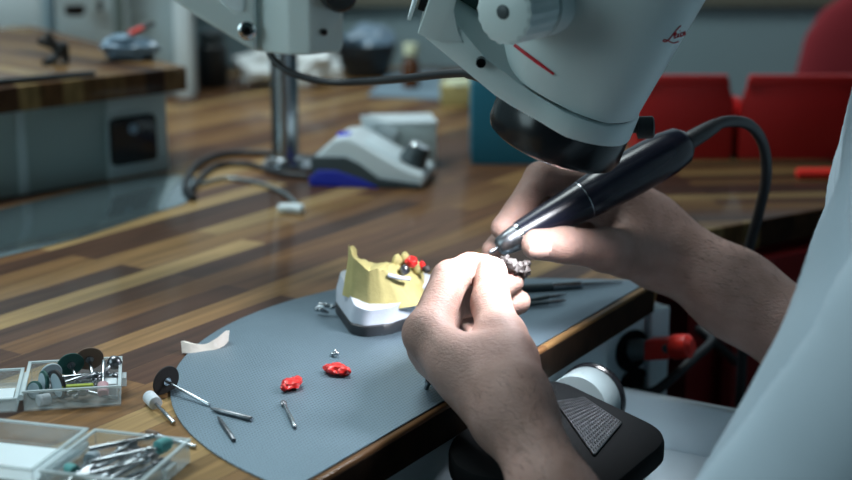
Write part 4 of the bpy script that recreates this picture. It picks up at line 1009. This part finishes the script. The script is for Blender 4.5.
def surface(f, xs, ys, zs, name, project=2):
    xs, ys, zs = [np.asarray(a, dtype=np.float32) for a in (xs, ys, zs)]
    nx, ny, nz = len(xs), len(ys), len(zs)
    val = np.empty((nx, ny, nz), np.float32)
    gy, gz = np.meshgrid(ys, zs, indexing='ij'); gy = gy.ravel(); gz = gz.ravel()
    for i0 in range(0, nx, 2):
        i1 = min(nx, i0 + 2)
        P = np.concatenate([np.stack([np.full_like(gy, xs[i]), gy, gz], 1) for i in range(i0, i1)])
        val[i0:i1] = f(P).reshape(i1 - i0, ny, nz)
    ins = val < 0
    c = np.zeros((nx - 1, ny - 1, nz - 1), np.uint8)
    for a in (0, 1):
        for b in (0, 1):
            for e in (0, 1): c += ins[a:nx - 1 + a, b:ny - 1 + b, e:nz - 1 + e]
    act = (c > 0) & (c < 8)
    idx = np.full(act.shape, -1, np.int64); I = np.argwhere(act); idx[act] = np.arange(len(I))
    acc = np.zeros((len(I), 3), np.float64); cnt = np.zeros(len(I))
    ax3 = [xs, ys, zs]
    corners = [(a, b, e) for a in (0, 1) for b in (0, 1) for e in (0, 1)]
    for p in corners:
        for k in range(3):
            if p[k]: continue
            q = list(p); q[k] = 1
            v0 = val[I[:, 0] + p[0], I[:, 1] + p[1], I[:, 2] + p[2]]; v1 = val[I[:, 0] + q[0], I[:, 1] + q[1], I[:, 2] + q[2]]
            m = (v0 < 0) != (v1 < 0)
            t = np.where(m, v0 / np.where(m, v0 - v1, 1), 0)
            pt = np.stack([ax3[j][I[:, j] + p[j]] for j in range(3)], 1).astype(np.float64)
            pt[:, k] += t * (ax3[k][I[:, k] + 1] - ax3[k][I[:, k]])
            acc[m] += pt[m]; cnt[m] += 1
    vt = acc / cnt[:, None]
    faces = []
    for k in range(3):
        o1, o2 = [j for j in range(3) if j != k]
        sl0 = [slice(None)] * 3; sl1 = [slice(None)] * 3; sl0[k] = slice(0, -1); sl1[k] = slice(1, None)
        a, b = ins[tuple(sl0)], ins[tuple(sl1)]
        E_ = np.argwhere(a != b); 
        E_ = E_[(E_[:, o1] > 0) & (E_[:, o2] > 0) & (E_[:, o1] < act.shape[o1]) & (E_[:, o2] < act.shape[o2])]
        fl_ = a[E_[:, 0], E_[:, 1], E_[:, 2]]
        q = []
        for d1, d2 in ((1, 1), (0, 1), (0, 0), (1, 0)):
            e = E_.copy(); e[:, o1] -= d1; e[:, o2] -= d2; q.append(idx[e[:, 0], e[:, 1], e[:, 2]])
        q = np.stack(q, 1); flip = fl_ if k != 1 else ~fl_
        q[~flip] = q[~flip][:, ::-1]
        faces.append(q)
    faces = np.concatenate(faces)
    for _ in range(project):
        # relax, then pull back to the surface
        s = np.zeros_like(vt); n_ = np.zeros(len(vt))
        for a, b in ((0, 1), (1, 2), (2, 3), (3, 0)):
            np.add.at(s, faces[:, a], vt[faces[:, b]]); np.add.at(n_, faces[:, a], 1)
            np.add.at(s, faces[:, b], vt[faces[:, a]]); np.add.at(n_, faces[:, b], 1)
        vt = vt * .5 + .5 * s / np.maximum(n_, 1)[:, None]
        P = vt.astype(np.float32); v = f(P); e = .4
        g = np.stack([(f(P + np.array(o, np.float32)) - f(P - np.array(o, np.float32))) for o in ((e, 0, 0), (0, e, 0), (0, 0, e))], 1) / (2 * e)
        n2_ = np.maximum((g * g).sum(1), .25)
        vt = vt - np.clip(v / n2_, -2, 2)[:, None] * g
    w = vt * .001; w[:, 2] += TZ
    me = bpy.data.meshes.new(name)
    me.vertices.add(len(w)); me.vertices.foreach_set('co', w.astype(np.float32).ravel())
    me.loops.add(faces.size); me.loops.foreach_set('vertex_index', faces.astype(np.int32).ravel())
    me.polygons.add(len(faces)); me.polygons.foreach_set('loop_start', np.arange(0, faces.size, 4, dtype=np.int32)); me.polygons.foreach_set('loop_total', np.full(len(faces), 4, np.int32))
    me.update(); me.validate(); me.update()
    return me, vt, faces
def steps(*segs):
    out = []
    for a, b, h in segs: out += list(np.arange(a, b, h))
    return out
mx_, my_, mz_ = 14, 14, 14
me, vt, fc = surface(f_person, steps((-28, 206, 1.5), (206, 640, mx_)), steps((430, 640, mx_), (640, 990, 1.6), (990, 1260, mx_)), steps((-745, -46, mx_), (-46, 104, 1.5), (104, 480, mx_)), 'person')
bm2 = bmesh.new(); bm2.from_mesh(me); bmesh.ops.recalc_face_normals(bm2, faces=bm2.faces); bm2.to_mesh(me); bm2.free()
person = link('person', me, [M['skin'], M['nail']], None, True, 0, 180)
tag(person, 'person in a pale blue shirt working with both hands under the microscope', 'person')
PW[person.name] = Matrix()
# right thumbnail (and the nail of the left thumb): part of the same skin, its own gloss
def nail_faces(c, dirn, nrm, hl, hw):
    c, dirn, nrm = Vn(c), Vn(Vector(dirn).normalized()), Vn(Vector(nrm).normalized()); side = np.cross(dirn, nrm)
    n_ = len(me.polygons); cen = np.empty(n_ * 3, np.float32); me.polygons.foreach_get('center', cen); cen = cen.reshape(-1, 3) * 1000; cen[:, 2] -= TZ * 1000
    q = cen - c; a, b, h = q @ dirn, q @ side, q @ nrm
    sel = ((np.abs(a) / hl) ** 3 + (np.abs(b) / hw) ** 3 < 1) & (h > 0) & (h < 14)
    mi = np.empty(n_, np.int32); me.polygons.foreach_get('material_index', mi); mi[sel] = 1; me.polygons.foreach_set('material_index', mi)
td = (RT[3] - RT[2]).normalized()
nail_faces(RT[3] + td * 1.5, td, (-.1, -1, .12), 6, 6)

# --- clothes
from mathutils import noise as mnoise
def folds(P, amp=1.):
    x, y, z = P[:, 0], P[:, 1], P[:, 2]
    u = (x * .48 - z * .58 + y * .66); w_ = (z * .6 + x * .7 + y * .3)
    ph = .9 * np.sin(w_ * .021 + .6) + .5 * np.sin(w_ * .047 + u * .01)
    a = (1 - np.abs(np.sin(u * .085 + ph))) ** 1.3 * 10.0 - 7.5
    b = np.sin(u * .11 + w_ * .030 + 1.6 * np.sin(w_ * .03)) * 2.2 - 1
    return (a + b) * amp
def f_shirt(P):
    sl = chain(P, [Lelb + Vector((9, 0, 0)), Vector((212, 614, 50)), Vector((281, 688, 160))], [40, 54, 68], 25)
    rs = chain(P, [Relb.lerp(Rsho, .15), Rsho], [52, 64], 20)
    t = ell(P, chest + fwd * 6, (122, 185, 215), fwd); t = smin(t, ell(P, pelv, (128, 178, 130), fwd), 80); t = smin(t, cone(P, Lsho, Rsho, 68, 68), 60)
    t = smin(t, cone(P, neck0, neck0 + fwd * 16 + Vector((0, 0, 34)), 70, 66), 20)
    d = smin(smin(t, sl, 30), rs, 30)
    cut = (P - Vn(neck0 + fwd * 16 + Vector((0, 0, 36)))) @ Vn((fwd * .35 + Vector((0, 0, 1))).normalized())
    d = d + folds(P)
    d = np.maximum(d, cut); d = np.maximum(d, Vn(pelv)[2] - 60 - P[:, 2])
    return d
me2, _, _ = surface(f_shirt, np.arange(20, 660, 5), np.arange(460, 1240, 5), np.arange(-400, 330, 5), 'shirt', 1)
bm2 = bmesh.new(); bm2.from_mesh(me2); bmesh.ops.recalc_face_normals(bm2, faces=bm2.faces); bm2.to_mesh(me2); bm2.free()
shirt = link('shirt', me2, M['shirt'], person, True, 0, 180); shirt['label'] = 'pale blue cotton shirt'
def f_tr(P):
    d = ell(P, pelv, (112, 168, 126), fwd)
    for h, k, f in ((hipL, kneeL, footL), (hipR, kneeR, footR)): d = smin(d, chain(P, [h, k, f + Vector((0, 0, 40))], [92, 70, 56], 30), 30)
    return d
me3, _, _ = surface(f_tr, np.arange(-20, 640, 12), np.arange(420, 1300, 12), np.arange(-745, -150, 12), 'trousers', 1)
bm2 = bmesh.new(); bm2.from_mesh(me3); bmesh.ops.recalc_face_normals(bm2, faces=bm2.faces); bm2.to_mesh(me3); bm2.free()
link('trousers', me3, M['trousers'], person, True, 0, 180)
def f_hair(P):
    d = ell(P, headc + Vector((0, 0, 24)) - fwd * 8, (97, 79, 99), fwd)
    cut = (P - Vn(headc + fwd * 40 + Vector((0, 0, 40)))) @ Vn((fwd * .8 + Vector((0, 0, -.45))).normalized())
    return np.maximum(d, cut)
me4, _, _ = surface(f_hair, np.arange(120, 520, 8), np.arange(700, 1050, 8), np.arange(200, 500, 8), 'hair', 1)
bm2 = bmesh.new(); bm2.from_mesh(me4); bmesh.ops.recalc_face_normals(bm2, faces=bm2.faces); bm2.to_mesh(me4); bm2.free()
link('hair', me4, M['hair'], person, True, 0, 180)
# fine dark hair on the forearms
def arm_hair(n=1100):
    nv_ = len(me.vertices); co_ = np.empty(nv_ * 3, np.float32); me.vertices.foreach_get('co', co_); co_ = co_.reshape(-1, 3) * 1000; co_[:, 2] -= TZ * 1000
    no_ = np.empty(nv_ * 3, np.float32); me.vertices.foreach_get('normal', no_); no_ = no_.reshape(-1, 3)
    rnd = random.Random(5); m = MB(); got = 0; tries = 0
    while got < n and tries < n * 60:
        tries += 1; i = rnd.randrange(nv_); p = Vector([float(k) for k in co_[i]]); nn_ = Vector([float(k) for k in no_[i]])
        ok = None
        for W_, E_ in ((Lw, Lelb), (Rw, Relb)):
            a = (E_ - W_); t = (p - W_).dot(a) / a.length_squared
            if -.12 < t < .75 and ((p - W_) - a * t).length < 48: ok = a.normalized()
        if ok is None or nn_.dot(Vector((.15, -.2, 1))) < .05: continue
        tg = (-ok + Vector((rnd.uniform(-.6, .6), rnd.uniform(-.6, .6), -.35)) + nn_ * .45).normalized(); L = rnd.uniform(4, 9)
        m.tube([p - nn_ * .2, p + tg * L * .5, p + (tg - nn_ * .25).normalized() * L], [.075, .06, .02], 3, cap=False); got += 1
    return m
ah = arm_hair().build('arm_hair', M['hair'], person); ah['kind'] = 'stuff'; ah['label'] = 'fine dark forearm hair'
# stool under the person
stl = thing('stool', 'dark round stool under the seated person', 'stool', pelv + Vector((0, 0, -300)))
MB().lathe((pelv.x, pelv.y, pelv.z - 192), (0, 0, 1), [(150, 0), (165, 10), (165, 45), (150, 56)], 40).build('seat', M['blackm'], stl)
MB().tube([(pelv.x, pelv.y, pelv.z - 170), (pelv.x, pelv.y, -730)], 24, 16).build('stem', M['steel_d'], stl)
MB().lathe((pelv.x, pelv.y, -749), (0, 0, 1), [(200, 0), (200, 12), (60, 26), (24, 40)], 40).build('base', M['blackm'], stl)

# ================================================================ LIGHT
def area(name, loc, target, size, power, col, sy=None):
    l = bpy.data.lights.new(name, 'AREA'); l.energy = power; l.color = col; l.size = size
    if sy: l.shape = 'RECTANGLE'; l.size_y = sy
    o = bpy.data.objects.new(name, l); C.objects.link(o); o.location = V(loc)
    o.rotation_euler = (V(target) - V(loc)).to_track_quat('-Z', 'Y').to_euler(); return o
area('window_daylight', (150, 2175, 560), (60, 900, 60), 1.9, 2.5, (.72, .90, 1.0), .8)
area('unseen_overhead_light', (-520, 1420, 1500), (-250, 950, 0), .9, 24, (.84, .96, .97), .5)
area('unseen_overhead_light', (-820, 1420, 1250), (-620, 1850, 200), .5, 4, (.80, .94, 1.0), .5)  # unseen extra lamp, added to brighten the pale machine at the left
area('side_window_light', (-1520, 350, 620), (0, 950, 60), 1.3, 13.5, (.68, .92, .98), .9)
l = bpy.data.lights.new('microscope_lamp', 'AREA'); l.energy = .50; l.color = (.92, .95, 1.0); l.shape = 'DISK'; l.size = .05; l.spread = math.radians(104)
o = bpy.data.objects.new('microscope_lamp', l); C.objects.link(o)
lp = O + ax * 3.4; wp = PY(494, 284, 822); o.location = V(lp); o.rotation_euler = (V(wp) - V(lp)).to_track_quat('-Z', 'Y').to_euler()
w = bpy.data.worlds.new('World'); bpy.context.scene.world = w; w.use_nodes = True
w.node_tree.nodes['Background'].inputs[0].default_value = (.26, .54, .60, 1); w.node_tree.nodes['Background'].inputs[1].default_value = .035

# ================================================================ CAMERA
cam = bpy.data.cameras.new('camera'); co = bpy.data.objects.new('camera', cam); C.objects.link(co)
co.location = V((0, 0, H)); co.rotation_euler = (math.pi / 2 - PITCH, 0, 0)
cam.sensor_width = 36; cam.lens = F / 852 * 36; cam.clip_start = .02; cam.clip_end = 20
cam.dof.use_dof = True; cam.dof.focus_distance = .835; cam.dof.aperture_fstop = 5.6; cam.dof.aperture_blades = 7
sc = bpy.context.scene; sc.camera = co
sc.view_settings.view_transform = 'Standard'; sc.view_settings.look = 'None'; sc.view_settings.exposure = 0; sc.view_settings.gamma = 1
sc.view_settings.use_curve_mapping = False
